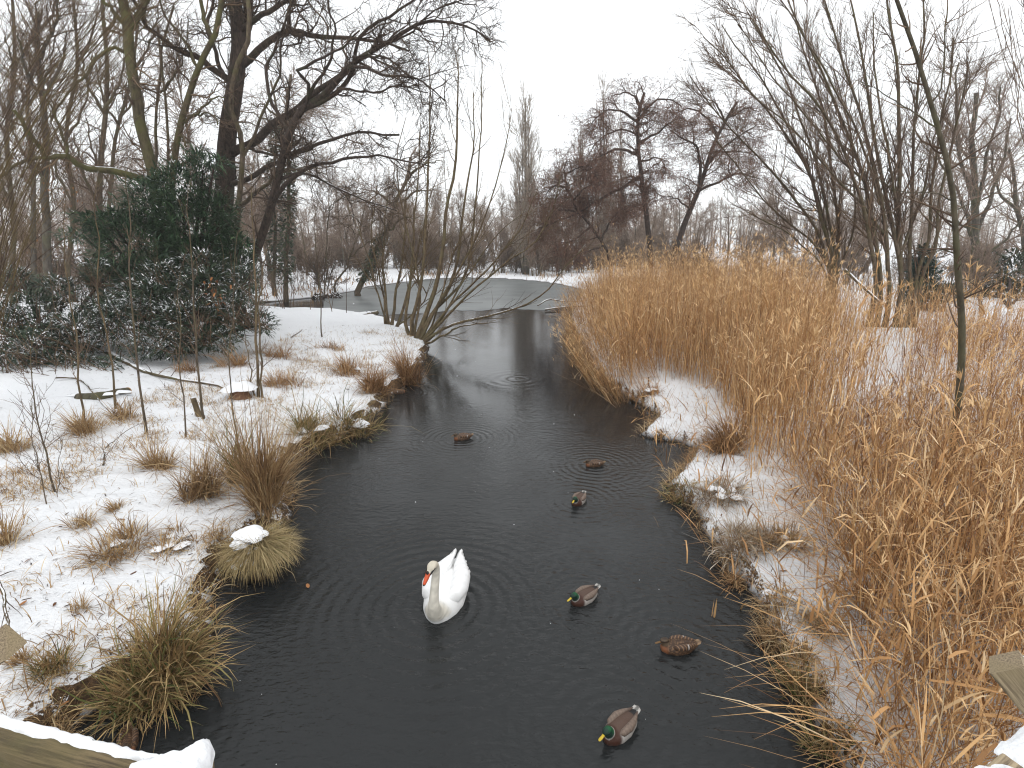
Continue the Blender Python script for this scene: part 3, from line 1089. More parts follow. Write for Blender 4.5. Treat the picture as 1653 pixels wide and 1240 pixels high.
bare_tree('bare_tree', 'dark leaning bare tree whose limbs sweep right over the stream', [
    ([(388, 470), (417, 399), (436, 345), (450, 276), (468, 218), (486, 178)], 26, 19, 22, 21.5, 1),
    ([(486, 178), (512, 160), (537, 140), (566, 107), (595, 88), (620, 69), (678, 34), (732, 34), (761, 44), (790, 65)], 19, 3, 21.5, 17),
    ([(486, 176), (520, 165), (547, 145), (572, 109), (577, 73), (598, 44), (635, 20), (667, 0), (700, -30)], 14, 4, 21.5, 18.5),
    ([(560, 108), (590, 112), (620, 120), (656, 122), (696, 142), (718, 163)], 10, 3, 20, 17),
    ([(570, 92), (605, 88), (634, 98), (652, 120), (668, 128)], 8, 3, 20, 18),
    ([(482, 190), (500, 150), (492, 128), (480, 120), (505, 100), (545, 80), (580, 50)], 10, 4, 21.5, 19),
    ([(440, 330), (460, 300), (501, 269), (545, 261), (600, 252), (660, 261), (695, 269)], 13, 3, 21.8, 17.5),
    ([(450, 290), (500, 282), (540, 300), (580, 320), (640, 340)], 9, 3, 21.8, 18),
    ([(470, 215), (440, 170), (430, 120), (445, 70), (470, 20)], 11, 4, 21.5, 22),
    ([(545, 142), (600, 150), (640, 140), (690, 150)], 7, 2.5, 20.5, 18),
    ([(500, 150), (530, 100), (540, 50), (530, 0)], 9, 4, 21, 20),
    ([(600, 75), (650, 60), (700, 20), (745, 0)], 6, 2.5, 19.5, 17.5),
], M['bark_dark'], M['twig_dark'], OAKD, tr=(0.25, 1), wf=0.56)

bare_tree('bare_tree', 'slimmer brown bare tree pressed against the massive dark trunk', [
    ([(382, 470), (385, 341), (391, 254), (385, 203), (367, 171), (372, 130), (400, 60), (398, -20)], 14, 9, 23.2, 23, 1),
    ([(390, 260), (420, 200), (450, 130), (455, 60), (470, 0)], 7, 3, 23.2, 22),
    ([(386, 330), (399, 328), (417, 308), (454, 279), (500, 272)], 10, 4, 23.2, 21),
], M['bark_brown'], M['twig_dark'], OAK)

bare_tree('bare_tree', 'olive brown bare tree with a snowy limb curling out left', [
    ([(262, 430), (247, 276), (232, 218), (221, 145), (209, 98), (207, 44), (192, -15), (186, -60)], 28, 18, 22, 22, 1),
    ([(211, 44), (232, 11), (242, -30)], 14, 10, 22, 22.5),
    ([(200, 84), (181, 78), (156, 94), (138, 120), (109, 152), (80, 190)], 8, 3, 22, 20),
    ([(252, 300), (196, 279), (181, 274), (145, 274), (120, 260), (105, 250), (76, 258), (60, 240), (47, 218), (22, 178)], 17, 7, 22, 18.5),
    ([(78, 257), (36, 261), (0, 287), (-40, 300)], 8, 4, 19.2, 17.5),
    ([(112, 255), (95, 200), (70, 150)], 6, 3, 19.5, 19),
    ([(209, 50), (170, 5), (140, -30)], 9, 5, 22, 21),
], M['bark_green'], M['twig_brown'], OAK, tr=(0.3, 1))

bare_tree('bare_tree', 'green barked slanting bare tree standing up from the evergreen top', [
    ([(276, 400), (283, 261), (290, 203), (309, 145), (327, 98), (350, 54), (358, 18), (362, -30)], 17, 10, 23, 23, 1),
    ([(342, 62), (330, 35), (325, 10), (320, -30)], 9, 6, 23, 23),
    ([(299, 198), (327, 174), (345, 160), (363, 156)], 6, 2.5, 23, 22),
    ([(303, 190), (330, 185), (348, 188), (352, 202)], 5, 2.5, 23, 22),
    ([(292, 215), (298, 225), (302, 236)], 6, 4, 23, 22.6),
    ([(320, 110), (300, 70), (270, 30), (250, -20)], 7, 3, 23, 24),
], M['bark_green'], M['twig_brown'], OAK)

for k, (lab, pts, w) in enumerate([
        ('thin straight brown tree between the olive and the slanting green trees', [(252, 400), (252, 218), (258, 150), (261, 109), (255, 40)], 9),
        ('slim dark pole of a tree just left of the slanting green trunk', [(272, 400), (271, 261), (267, 145), (262, 80), (280, 10)], 7)]):
    bare_tree('bare_tree', lab, [(pts, w, 4, 24.5, 24.5, 1), ([pts[2], (pts[2][0] + 30, pts[2][1] - 50), (pts[2][0] + 35, pts[2][1] - 120)], 4, 2, 24.5, 23)],
              M['bark_brown'], M['twig_brown'], OAK)

THIN = [(16, 0.65, 1.9, 6, 0.16, (0, 0, 0.14), 0.012), (6, 0.6, 0.85, 4, 0.2, (0, 0, 0.08), 0.008), (4, 0.6, 0.42, 3, 0.2, (0, 0, 0.05), 0.006)]
LEFTWOOD = [
    ('stout grey brown trunk beside the left picture edge wood, ivy at its foot', [(76, 470), (73, 290), (69, 163), (58, 100), (62, 20)], 19, 27),
    ('pale thin tree left of the stout grey brown trunk', [(54, 470), (54, 272), (48, 170), (60, 60)], 12, 30),
    ('straight bare tree rising behind the snowy curled limb', [(158, 440), (160, 327), (167, 181), (171, 54), (165, -20)], 14, 28),
    ('bare tree with rusty leaves still clinging, behind the left thicket', [(112, 450), (118, 330), (110, 220), (125, 100), (118, 0)], 11, 32),
    ('dark slim bare tree at the far left behind the whips', [(18, 470), (22, 330), (10, 220), (25, 110), (20, 0)], 12, 31),
    ('forked bare tree behind the evergreen to its left', [(182, 420), (178, 300), (190, 200), (215, 120), (222, 40)], 10, 33)]


def clinging(li, P, R, mb):
    if li == 2:
        clinging.tips = P[:, -1]


for k, (lab, pts, w, d) in enumerate(LEFTWOOD):
    t = bare_tree('bare_tree', lab, [(pts, w, w * 0.45, d, d, 1)] + [
        ([pts[i], (pts[i][0] + s * 25, pts[i][1] - 45), (pts[i][0] + s * 40, pts[i][1] - 110)], w * 0.5, 2.5, d, d - 1.5) for i, s in ((1, -1), (2, 1), (2, -1), (3, 1))],
        M['bark_grey'] if k < 2 else M['bark_brown'], M['twig_brown'], THIN, extra=clinging)
    if k in (3, 0, 1):
        tips = clinging.tips
        sel = tips[rng.random(len(tips)) < (0.35 if k == 3 else 0.15)]
        sel = sel[sel[:, 2] < 9]
        lf = MB()
        blades(lf, sel, rng.uniform(0, 6.3, len(sel)), rng.uniform(1.8, 2.8, len(sel)), 0.13, 0.07, 0.4, 3)
        tag(lf.build('dead_leaves', M['dead_leaf'], t), kind='stuff')

# ivy clad trunks and leaning trees beyond the peninsula
MID = [(12, 0.9, 2.6, 6, 0.25, (0, 0, 0.06), 0.022), (6, 0.8, 1.3, 5, 0.25, (0, 0, 0.02), 0.014), (5, 0.7, 0.65, 3, 0.2, (0, 0, 0), 0.010)]


def ivy_on(root, P, r, n, lo, hi):
    u = rng.uniform(lo, hi, n) * (len(P) - 1)
    i = u.astype(int).clip(0, len(P) - 2)
    c = P[i] + (u - i)[:, None] * (P[i + 1] - P[i])
    az = rng.uniform(0, 2 * math.pi, n)
    c = c + np.stack([np.cos(az), np.sin(az), 0 * az], -1) * (r * rng.uniform(0.6, 1.6, n))[:, None]
    mb = MB()
    blades(mb, c, az, rng.uniform(1.2, 2.3, n), rng.uniform(0.16, 0.34, n), rng.uniform(0.12, 0.22, n), 0.6, 3)
    tag(mb.build('ivy', M['ivy'], root), kind='stuff')


for lab, pts, w, d, iv in [
        ('ivy clad trunk on the far left shore, nearer the stream bank', [(461, 475), (462, 400), (466, 300), (462, 200), (470, 120)], 11, 40, 1),
        ('ivy clad trunk on the far left shore, left one of the pair', [(443, 468), (445, 400), (440, 300), (446, 210), (436, 130)], 9, 42, 1),
        ('leaning bare tree on the pond shore with ivy low on its trunk', [(578, 471), (597, 425), (618, 380), (640, 335), (655, 290), (662, 255)], 14, 45, 2),
        ('small slanting trunk beside the leaning shore tree', [(541, 463), (552, 440), (566, 415), (580, 380), (590, 330)], 5, 47, 0),
        ('thin bare alder sapling on the frozen shore', [(524, 478), (527, 420), (530, 340), (528, 260)], 3.5, 43, 0)]:
    br = [([pts[i], (pts[i][0] + s * 30, pts[i][1] - 25), (pts[i][0] + s * 60, pts[i][1] - 30)], w * 0.5, 1.5, d, d - 2) for i, s in ((2, 1), (3, -1), (3, 1), (-2, 1))]
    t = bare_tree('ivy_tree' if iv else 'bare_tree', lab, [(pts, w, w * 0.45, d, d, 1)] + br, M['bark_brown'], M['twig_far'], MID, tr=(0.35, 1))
    if iv:
        P, R = trace(pts, w, w * 0.5, d, d, 16, 0, True)
        ivy_on(t, P, 0.33, 1500 if iv == 1 else 700, 0.12 if iv == 1 else 0.15, 0.85 if iv == 1 else 0.5)


# willow shrubs on the point of the bank
WIL = [(11, 0.42, 1.9, 6, 0.08, (0.02, 0, 0.07), 0.0065), (4.5, 0.5, 0.8, 4, 0.12, (0, 0, 0.05), 0.006)]
bare_tree('willow_shrub', 'many stemmed bare willow on the bank tip fanning over the water', [
    ([(672, 552), (690, 500), (707, 450), (718, 363), (736, 254), (739, 145), (734, 80)], 14, 2, 22, 22, 1),
    ([(666, 550), (664, 520), (681, 450), (690, 290), (694, 145), (690, 75)], 11, 2, 22.4, 23, 1),
    ([(676, 553), (690, 520), (732, 450), (750, 327), (765, 236), (764, 150)], 12, 2, 22, 21, 1),
    ([(678, 553), (704, 500), (754, 436), (776, 225), (779, 100)], 9, 1.6, 22, 21.5, 1),
    ([(662, 548), (655, 520), (662, 450), (674, 290), (679, 200)], 9, 2, 22.5, 23.5, 1),
    ([(678, 554), (720, 470), (760, 400), (795, 320), (815, 240), (826, 175)], 9, 1.6, 21.8, 19.5, 1),
    ([(680, 555), (730, 490), (790, 430), (840, 370), (872, 300)], 8, 1.6, 21.8, 19, 1),
    ([(682, 556), (745, 485), (810, 430), (860, 395), (893, 340), (905, 285)], 8, 1.5, 21.7, 18.5, 1),
    ([(684, 557), (715, 530), (760, 517), (810, 505), (850, 490), (880, 470), (910, 432), (945, 395)], 10, 1.5, 21.6, 19.5, 1),
    ([(685, 560), (705, 548), (740, 528), (790, 520)], 8, 2, 21.6, 20.5, 1),
    ([(680, 556), (700, 520), (720, 450), (740, 390), (780, 330)], 7, 1.5, 22, 20.5, 1),
    ([(684, 556), (700, 535), (740, 470), (800, 380), (850, 340)], 7, 1.3, 22, 20, 1),
    ([(668, 551), (678, 470), (660, 380), (640, 270), (655, 190)], 7, 1.5, 22.4, 23, 1),
], M['bark_willow'], M['twig_willow'], WIL, first='stem', tr=(0.2, 1), rough=0.03, cat='shrub', wf=0.6)
bare_tree('willow_shrub', 'slender willow clump on the snow behind the fanning willow', [
    ([(628, 526), (622, 470), (618, 420), (626, 300)], 8, 1.6, 25, 25, 1),
    ([(632, 528), (640, 470), (652, 400), (657, 290)], 9, 1.6, 25, 24.5, 1),
    ([(640, 532), (660, 470), (676, 400), (700, 300)], 9, 1.6, 24.6, 24, 1),
    ([(626, 528), (605, 460), (590, 400), (560, 330)], 5, 1.4, 25, 25.5, 1),
    ([(622, 530), (618, 470), (600, 380), (608, 300)], 5, 1.4, 25, 25, 1),
    ([(636, 532), (690, 480), (668, 440), (720, 380)], 5, 1.4, 24.6, 24, 1),
], M['bark_willow'], M['twig_willow'], WIL, first='stem', tr=(0.2, 1), rough=0.03, cat='shrub', wf=0.6)

# the fan of stems on the right bank
FAN = [(18, 0.34, 1.9, 6, 0.10, (-0.03, 0, 0.10), 0.014), (6, 0.42, 0.95, 4, 0.12, (-0.02, 0, 0.07), 0.009), (4, 0.5, 0.5, 3, 0.15, (0, 0, 0.05), 0.0065)]
bare_tree('bare_tree', 'many stemmed tree on the right bank, trunk base showing over the reeds', [
    ([(1412, 470), (1408, 420), (1388, 310), (1340, 200), (1270, 110), (1205, 20)], 16, 3, 21, 19, 1),
    ([(1424, 471), (1416, 400), (1394, 290), (1355, 180), (1310, 80), (1272, 0)], 16, 4, 21, 20, 1),
    ([(1438, 472), (1432, 410), (1416, 290), (1385, 170), (1350, 70), (1328, -10)], 15, 4, 21, 21, 1),
    ([(1455, 470), (1450, 410), (1425, 300), (1405, 170), (1385, 60), (1368, -20)], 15, 4, 21, 22, 1),
    ([(1460, 470), (1456, 415), (1450, 300), (1452, 180), (1440, 60), (1430, -20)], 17, 5, 21, 22, 1),
    ([(1470, 472), (1468, 430), (1472, 320), (1476, 200), (1490, 80), (1490, -20)], 13, 4, 21, 22.5, 1),
    ([(1478, 474), (1482, 430), (1499, 390), (1503, 300), (1512, 230), (1530, 150), (1540, 60)], 12, 4, 21, 21, 1),
    ([(1486, 474), (1490, 440), (1511, 395), (1513, 320), (1545, 200), (1562, 110)], 13, 4, 21, 20, 1),
    ([(1450, 420), (1480, 340), (1500, 260), (1520, 190), (1556, 130)], 9, 3, 21, 23),
    ([(1430, 380), (1380, 320), (1310, 240), (1245, 180), (1180, 120)], 9, 2.5, 21, 18.5),
    ([(1420, 330), (1395, 240), (1350, 150), (1300, 60), (1260, 0)], 8, 3, 21, 19.5),
    ([(1448, 330), (1430, 230), (1415, 130), (1410, 20)], 8, 3, 21, 21),
    ([(1400, 300), (1340, 240), (1280, 160), (1225, 90), (1190, 40)], 7, 2.5, 20.5, 18.5),
], M['bark_brown'], M['twig_brown'], FAN, first='stem', tr=(0.2, 1), rough=0.04, group=None, wf=0.48)
bare_tree('bare_tree', 'leftmost clump of slanting bare stems rising from the reeds', [
    ([(1345, 440), (1335, 390), (1300, 270), (1240, 180), (1180, 110), (1135, 60)], 13, 2.5, 23, 21, 1),
    ([(1347, 440), (1338, 390), (1310, 290), (1270, 200), (1215, 110), (1165, 40)], 12, 2.5, 23, 22, 1),
    ([(1340, 440), (1322, 380), (1280, 320), (1220, 250), (1165, 190), (1112, 120)], 11, 2.5, 23, 21, 1),
    ([(1338, 440), (1315, 395), (1260, 350), (1205, 290), (1150, 220)], 9, 2, 23, 21, 1),
    ([(1350, 440), (1345, 390), (1322, 280), (1295, 190), (1255, 100), (1210, 30)], 11, 3, 23, 23, 1),
    ([(1352, 440), (1352, 390), (1345, 280), (1330, 190), (1300, 90), (1280, 0)], 11, 3, 23, 24, 1),
    ([(1335, 440), (1300, 400), (1240, 360), (1180, 330)], 7, 2, 23, 21.5, 1),
    ([(1354, 440), (1380, 370), (1378, 290), (1370, 200), (1345, 110)], 8, 3, 23, 24, 1),
], M['bark_brown'], M['twig_brown'], FAN, first='stem', tr=(0.2, 1), rough=0.04, wf=0.5)

GREY = [(12, 0.7, 3.0, 6, 0.18, (0, 0, 0.12), 0.022), (7, 0.6, 1.5, 4, 0.2, (0, 0, 0.07), 0.014), (5, 0.6, 0.75, 3, 0.2, (0, 0, 0.04), 0.010)]
bare_tree('bare_tree', 'pale grey trunked bare tree behind the leaning sapling', [
    ([(1571, 520), (1573, 440), (1575, 330), (1570, 240), (1575, 150)], 19, 8, 36, 36, 1),
    ([(1574, 400), (1555, 330), (1530, 280), (1500, 230)], 9, 3, 36, 34),
    ([(1575, 380), (1600, 320), (1620, 260), (1632, 190)], 10, 3, 36, 37),
    ([(1574, 350), (1590, 270), (1610, 200), (1615, 140)], 9, 3, 36, 36),
    ([(1573, 330), (1550, 250), (1545, 170), (1550, 100)], 9, 3, 36, 35),
    ([(1574, 420), (1620, 390), (1660, 340)], 7, 2.5, 36, 35),
    ([(1575, 390), (1540, 350), (1500, 330)], 6, 2, 36, 35),
], M['bark_grey'], M['twig_far'], GREY, tr=(0.3, 1))
bare_tree('bare_tree', 'bare tree at the right picture edge with spreading grey twigs', [
    ([(1680, 520), (1660, 420), (1640, 330), (1630, 240)], 14, 5, 38, 38, 1),
    ([(1655, 400), (1680, 330), (1690, 250)], 8, 3, 38, 38), ([(1645, 350), (1610, 300), (1600, 240)], 7, 3, 38, 37),
], M['bark_grey'], M['twig_far'], GREY, tr=(0.3, 1))

# the leaning sapling in front of the reeds
SAP = [(9, 1.0, 0.7, 6, 0.14, (0, 0, 0.10), 0.006), (1.2, 0.7, 0.35, 4, 0.15, (0, 0, 0.06), 0.004)]
bare_tree('sapling', 'leaning olive sapling trunk standing tall among the right bank reeds', [
    ([(1533, 772), (1541, 700), (1550, 610), (1553, 520), (1547, 440), (1539, 327), (1521, 232), (1503, 163), (1478, 87), (1447, 0), (1430, -50)], 22, 8, 8.6, 7.6, 1),
    ([(1510, 205), (1470, 178), (1416, 145), (1380, 130)], 4, 1.4, 7.9, 7.2),
    ([(1506, 163), (1520, 138), (1527, 54), (1530, -10)], 4.5, 2, 7.8, 8.0),
    ([(1538, 325), (1507, 312), (1452, 309), (1420, 290)], 4, 1.4, 8.1, 7.6),
    ([(1545, 410), (1520, 405), (1500, 412), (1480, 435)], 4, 1.2, 8.2, 8.4),
    ([(1540, 340), (1590, 320), (1640, 290)], 3.5, 1.2, 8.1, 8.0),
    ([(1549, 450), (1580, 460), (1610, 440)], 2.5, 1, 8.2, 8.3),
], M['bark_sapling'], M['twig_brown'], SAP, tr=(0.3, 1), rough=0.03, wf=0.56)


# ------------------------------------------------------------------ alders with dark catkin sprays, beyond the reeds
ALD = [(14, 0.95, 1.9, 5, 0.22, (0, 0, -0.02), 0.025), (7, 0.8, 1.05, 4, 0.25, (0, 0, -0.03), 0.016), (4, 0.7, 0.55, 3, 0.2, (0, 0, -0.10), 0.012)]


def alder(label, limbs, dens=1.0):
    store = []
    t = bare_tree('alder_tree', label, limbs, M['bark_alder'], M['twig_alder'], ALD, tr=(0.4, 1), extra=lambda li, P, R, mb: store.append(P) if li >= 1 else None, rough=0.025)
    P = np.concatenate([p[:, 1:].reshape(-1, 3) for p in store])
    P = P[rng.random(len(P)) < 0.8 * dens]
    tips = store[0][:, -1]
    tips = tips[tips[:, 2] > np.percentile(tips[:, 2], 12)]
    k = rng.integers(0, len(tips), 3200)                    # flat pads of fine twigs about the branch ends
    pad = tips[k] + rng.normal(0, 1, (3200, 3)) * np.array([0.62, 0.62, 0.16])
    Q = np.stack([tips[k] * 0.4 + pad * 0.6, pad, pad + np.stack([rng.normal(0, 0.25, 3200), rng.normal(0, 0.25, 3200), rng.normal(-0.08, 0.12, 3200)], -1)], 1)
    pt = MB()
    tubes(pt, Q, np.array([0.010, 0.008, 0.006])[None] * np.ones((3200, 1)), 3)
    tag(pt.build('twigs', M['twig_alder'], t), kind='stuff')
    P = np.concatenate([P, Q[:, 1:].reshape(-1, 3), Q[:, 2] + rng.normal(0, 0.1, (3200, 3))])
    n = len(P)
    c = MB()
    blades(c, P + rng.normal(0, 0.07, P.shape), rng.uniform(0, 6.3, n), rng.uniform(1.6, 3.0, n), rng.uniform(0.10, 0.26, n), rng.uniform(0.03, 0.07, n), 0.5, 2)
    tag(c.build('catkins', M['catkin'], t), kind='stuff')
    return t


alder('upright alder with a broad reddish umbrella crown, over the reeds', [
    ([(1050, 415), (1041, 327), (1032, 254), (1032, 181), (1040, 150)], 15, 6, 46, 46, 1),
    ([(1034, 285), (1010, 300), (983, 312), (946, 338), (905, 355), (870, 368)], 9, 2, 46, 42),
    ([(1032, 250), (1000, 240), (965, 255), (940, 275)], 7, 2, 46, 44),
    ([(1032, 230), (1060, 215), (1085, 195), (1105, 190)], 7, 2, 46, 46),
    ([(1032, 200), (1005, 180), (975, 180), (955, 200)], 6, 2, 46, 45),
    ([(1034, 190), (1055, 165), (1080, 160), (1100, 172)], 6, 2, 46, 47),
    ([(1033, 170), (1015, 150), (990, 155)], 5, 2, 46, 47),
    ([(1033, 262), (1060, 255), (1080, 262)], 5, 1.6, 46, 44),
    ([(1036, 220), (1000, 210), (968, 225), (950, 250)], 5, 1.6, 46, 48),
    ([(1040, 330), (1015, 335), (990, 350)], 5, 1.6, 46, 44),
])
alder('alder leaning right with a reddish crown beside the stem fan', [
    ([(1084, 425), (1111, 348), (1130, 300), (1150, 240), (1170, 200), (1190, 165)], 17, 5, 48, 48, 1),
    ([(1130, 300), (1126, 240), (1105, 225), (1082, 210)], 8, 2, 48, 46),
    ([(1140, 270), (1165, 240), (1200, 215), (1222, 200)], 7, 2, 48, 47),
    ([(1160, 220), (1140, 190), (1110, 175), (1085, 185)], 6, 2, 48, 49),
    ([(1175, 190), (1205, 175), (1225, 180)], 5, 2, 48, 49),
    ([(1125, 310), (1165, 290), (1200, 280), (1230, 290)], 7, 2, 48, 45),
    ([(1115, 340), (1090, 320), (1068, 318)], 5, 1.6, 48, 46),
    ([(1150, 245), (1190, 245), (1220, 250)], 5, 1.6, 48, 50),
    ([(1170, 200), (1160, 170), (1140, 158)], 5, 1.6, 48, 48),
])
alder('low bowed alder drooping over the pond shore, left of the upright alder', [
    ([(985, 425), (972, 392), (950, 360), (932, 341), (918, 310), (910, 275), (916, 258)], 10, 3, 44, 43, 1),
    ([(935, 345), (905, 340), (885, 355), (870, 375)], 5, 1.6, 43.5, 42),
    ([(920, 310), (895, 300), (880, 318)], 5, 1.6, 43, 42),
    ([(925, 325), (950, 300), (975, 290)], 5, 1.6, 43, 44),
    ([(912, 280), (940, 270), (955, 285)], 4, 1.5, 43, 43),
    ([(955, 365), (930, 385), (905, 395), (895, 410)], 5, 1.6, 44, 42),
    ([(970, 390), (990, 350), (1010, 335)], 6, 2, 44, 45),
    ([(975, 395), (940, 410), (925, 425)], 4, 1.4, 44, 42.5),
], 1.0)

# Lombardy poplars far beyond the pond
POP = [(22, 0.30, 3.4, 4, 0.05, (0, 0, 0.16), 0.03), (5, 0.32, 1.8, 3, 0.07, (0, 0, 0.12), 0.024), (4, 0.35, 1.1, 2, 0.1, (0, 0, 0.1), 0.021)]
for lab, x, y0, y1, w, d in [('tall pale poplar standing alone in the gap of sky', 848, 450, 152, 9, 72), ('pale poplar half hidden behind the upright alder', 974, 440, 146, 8, 88),
                             ('slim pale poplar left of the half hidden one', 937, 440, 205, 5, 92), ('short poplar right of the half hidden one', 1001, 440, 200, 5, 92)]:
    lim = [([(x, y0), (x + 1, (y0 + y1) / 2), (x, y1 + 6)], w, 1.5, d, d, 1)]
    for k in range(7 if w > 6 else 3):
        s = (-1) ** k * (4 + 3.6 * (k // 2)) * (w / 9)
        lim.append(([(x + s * 0.3, y0 - 3), (x + s, y0 - 90), (x + s * 1.3, y0 - (250 - 22 * k) * (y0 - y1) / 300)], w * 0.45, 1.5, d, d + 0.6 * s / 8, 1))
    bare_tree('poplar_tree', lab, lim, M['bark_grey'], M['twig_poplar'], POP, rough=0.01, tr=(0.05, 1))


# ------------------------------------------------------------------ the woods beyond: kinds built once, then copied
def wood_kind(name, H, limbn, ang, spread, lv, barkm, twigm, stems=1, r=0.16, cat='tree'):
    root = thing(name, (0, 0, 0), 'x', cat)
    Ps, Rs = [], []
    for s in range(stems):
        a = rng.uniform(0, 6.3)
        lean = 0.06 if stems == 1 else 0.42
        top = np.array([math.cos(a) * lean * H, math.sin(a) * lean * H, H * rng.uniform(0.85, 1)])
        mid = top * 0.5 + rng.normal(0, 0.02 * H, 3) * np.array([1, 1, 0])
        Ps.append(spline([(0.1 * s * math.cos(a), 0.1 * s * math.sin(a), -0.1), mid, top], 12))
        Rs.append(np.linspace(r, 0.03, 12))
    P, R = np.stack(Ps), np.stack(Rs)
    mb = MB()
    tubes(mb, P, R, 6)
    mb.build('trunk' if stems == 1 else 'stems', barkm, root)
    c = MB()
    P, R = grow(P, R, limbn, (0.25 if stems == 1 else 0.1, 1), ang, spread, 6, 0.15, (0, 0, 0.08), 0.5, 0.03)
    tubes(c, P, R, 4)
    for n, L in lv:
        P, R = grow(P, R, n, (0.1, 1), 0.65, L, 4, 0.18, (0, 0, 0.05), 0.6, 0.017)
        tubes(c, P, R, 3)
    c.build('crown', twigm, root)
    return root


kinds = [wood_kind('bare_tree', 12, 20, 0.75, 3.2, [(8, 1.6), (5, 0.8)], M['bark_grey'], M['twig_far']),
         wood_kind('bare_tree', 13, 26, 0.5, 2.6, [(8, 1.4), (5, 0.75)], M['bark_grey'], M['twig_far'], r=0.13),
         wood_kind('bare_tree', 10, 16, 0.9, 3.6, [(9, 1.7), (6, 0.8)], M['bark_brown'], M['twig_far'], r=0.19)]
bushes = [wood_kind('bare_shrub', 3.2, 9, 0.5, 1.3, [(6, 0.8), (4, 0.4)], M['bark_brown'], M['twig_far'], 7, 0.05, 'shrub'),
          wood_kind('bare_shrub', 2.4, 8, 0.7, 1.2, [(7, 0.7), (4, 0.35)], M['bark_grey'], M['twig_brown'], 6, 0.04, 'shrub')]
LABW = {0: ('grey bare tree in the left wood beyond the evergreens', 'bare trees of the left wood'),
        1: ('grey brown bare tree in the wood across the frozen pond', 'bare trees across the pond'),
        2: ('grey bare tree in the wood behind the right bank', 'bare trees of the right wood')}
LABB = {0: ('tangled bare shrub under the trees of the left wood', 'bare shrubs of the left wood'),
        1: ('tangled bare shrub along the far shore of the pond', 'bare shrubs across the pond'),
        2: ('tangled bare shrub under the trees behind the right bank', 'bare shrubs of the right wood')}
used = set()


SHAPE = ['broad crowned ', 'slim upright ', 'stocky wide spreading ', 'upright twiggy ', 'low spreading ']


def plant(src, x, y, sc, lab, grp):
    lab = SHAPE[[id(o_) for o_ in kinds + bushes].index(id(src))] + lab
    z = float(ground_z(x, y))
    if id(src) not in used:
        used.add(id(src))
        src.location, src.rotation_euler, src.scale = (x, y, z), (0, 0, rng.uniform(0, 6.3)), (sc, sc, sc)
        src['label'], src['group'] = lab, grp
    else:
        dup(src, (x, y, z), rng.uniform(0, 6.3), sc, lab, grp)


def scatter_wood(zone, n, xr, yr, sr, ks, labs, gap):
    got, tries = [], 0
    while len(got) < n and tries < 4000:
        tries += 1
        x, y = rng.uniform(*xr), rng.uniform(*yr)
        if abs(x) > y * 1.12 + 3 or land(x, y) < 1.0 or any((x - a) ** 2 + (y - b) ** 2 < gap * gap for a, b in got):
            continue
        if zone == 2 and x < 0.19 * y + 3:
            continue
        got.append((x, y))
        plant(ks[int(rng.integers(len(ks)))], x, y, rng.uniform(*sr), *labs)


scatter_wood(0, 34, (-62, -14), (38, 80), (0.7, 1.25), kinds, LABW[0], 2.2)
scatter_wood(1, 78, (-40, 30), (74, 118), (0.62, 1.0), kinds, LABW[1], 1.9)
scatter_wood(3, 70, (-130, 130), (118, 165), (0.7, 1.1), kinds, ('pale grey bare tree at the very back of the woods', 'bare trees at the very back'), 2.5)
scatter_wood(2, 30, (12, 75), (46, 100), (0.45, 0.85), kinds, LABW[2], 3.0)
scatter_wood(0, 26, (-46, -12), (33, 64), (0.7, 1.3), bushes, LABB[0], 1.6)
scatter_wood(1, 90, (-30, 26), (68, 92), (0.8, 1.7), bushes, LABB[1], 1.0)
scatter_wood(2, 30, (9, 60), (33, 62), (0.7, 1.2), bushes, LABB[2], 1.8)

# the wood beyond that reads as one grey mass
n = 450
fxw, fyw = rng.uniform(-190, 190, n), rng.uniform(122, 175, n)
fz = ground_z(fxw, fyw)
h = rng.uniform(8, 13.5, n)
P0 = np.stack([fxw, fyw, fz], -1)
P = P0[:, None, :] + np.linspace(0, 1, 6)[None, :, None] * np.stack([rng.normal(0, 0.6, n), rng.normal(0, 0.6, n), h], -1)[:, None, :]
R = np.linspace(0.16, 0.05, 6)[None, :] * rng.uniform(0.7, 1.4, n)[:, None]
fw = MB()
tubes(fw, P, R, 3)
P, R = grow(P, R, 18, (0.12, 1), 0.6, 3.2, 3, 0.15, (0, 0, 0.1), 0.5, 0.05, byl=False)
tubes(fw, P, R, 3)
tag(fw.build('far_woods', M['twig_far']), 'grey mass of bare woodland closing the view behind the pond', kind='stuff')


# low brush under the trees: one brown tangle
def brush(name, label, xr, yr, n, hr, m):
    x, y = rng.uniform(*xr, n), rng.uniform(*yr, n)
    k = (land(x, y) > 1.2) & (np.abs(x) < y * 1.12 + 2) & (rng.random(n) < 0.55 + 0.6 * vnoise(x * 0.3, y * 0.3, 51))
    x, y = x[k], y[k]
    n = len(x)
    az = rng.uniform(0, 6.3, n)
    q0 = np.stack([x, y, ground_z(x, y) - 0.05], -1)
    hh = rng.uniform(*hr, n)[:, None]
    tl = rng.uniform(0.1, 0.6, n)[:, None]
    d = np.stack([np.cos(az), np.sin(az), 0 * az], -1)
    P = np.stack([q0, q0 + hh * (0.5 * np.array([0, 0, 1.0]) + 0.35 * tl * d), q0 + hh * (np.array([0, 0, 0.95]) + tl * d)], 1)
    b = MB()
    tubes(b, P, np.array([0.022, 0.015, 0.008])[None] * np.ones((n, 1)), 3)
    Q, R = grow(P, np.full(P.shape[:2], 0.01), 4, (0.2, 1), 0.7, 0.8, 3, 0.25, (0, 0, 0.06), 0.9, 0.008, byl=False)
    tubes(b, Q, R, 3)
    tag(b.build(name, m), label, kind='stuff')


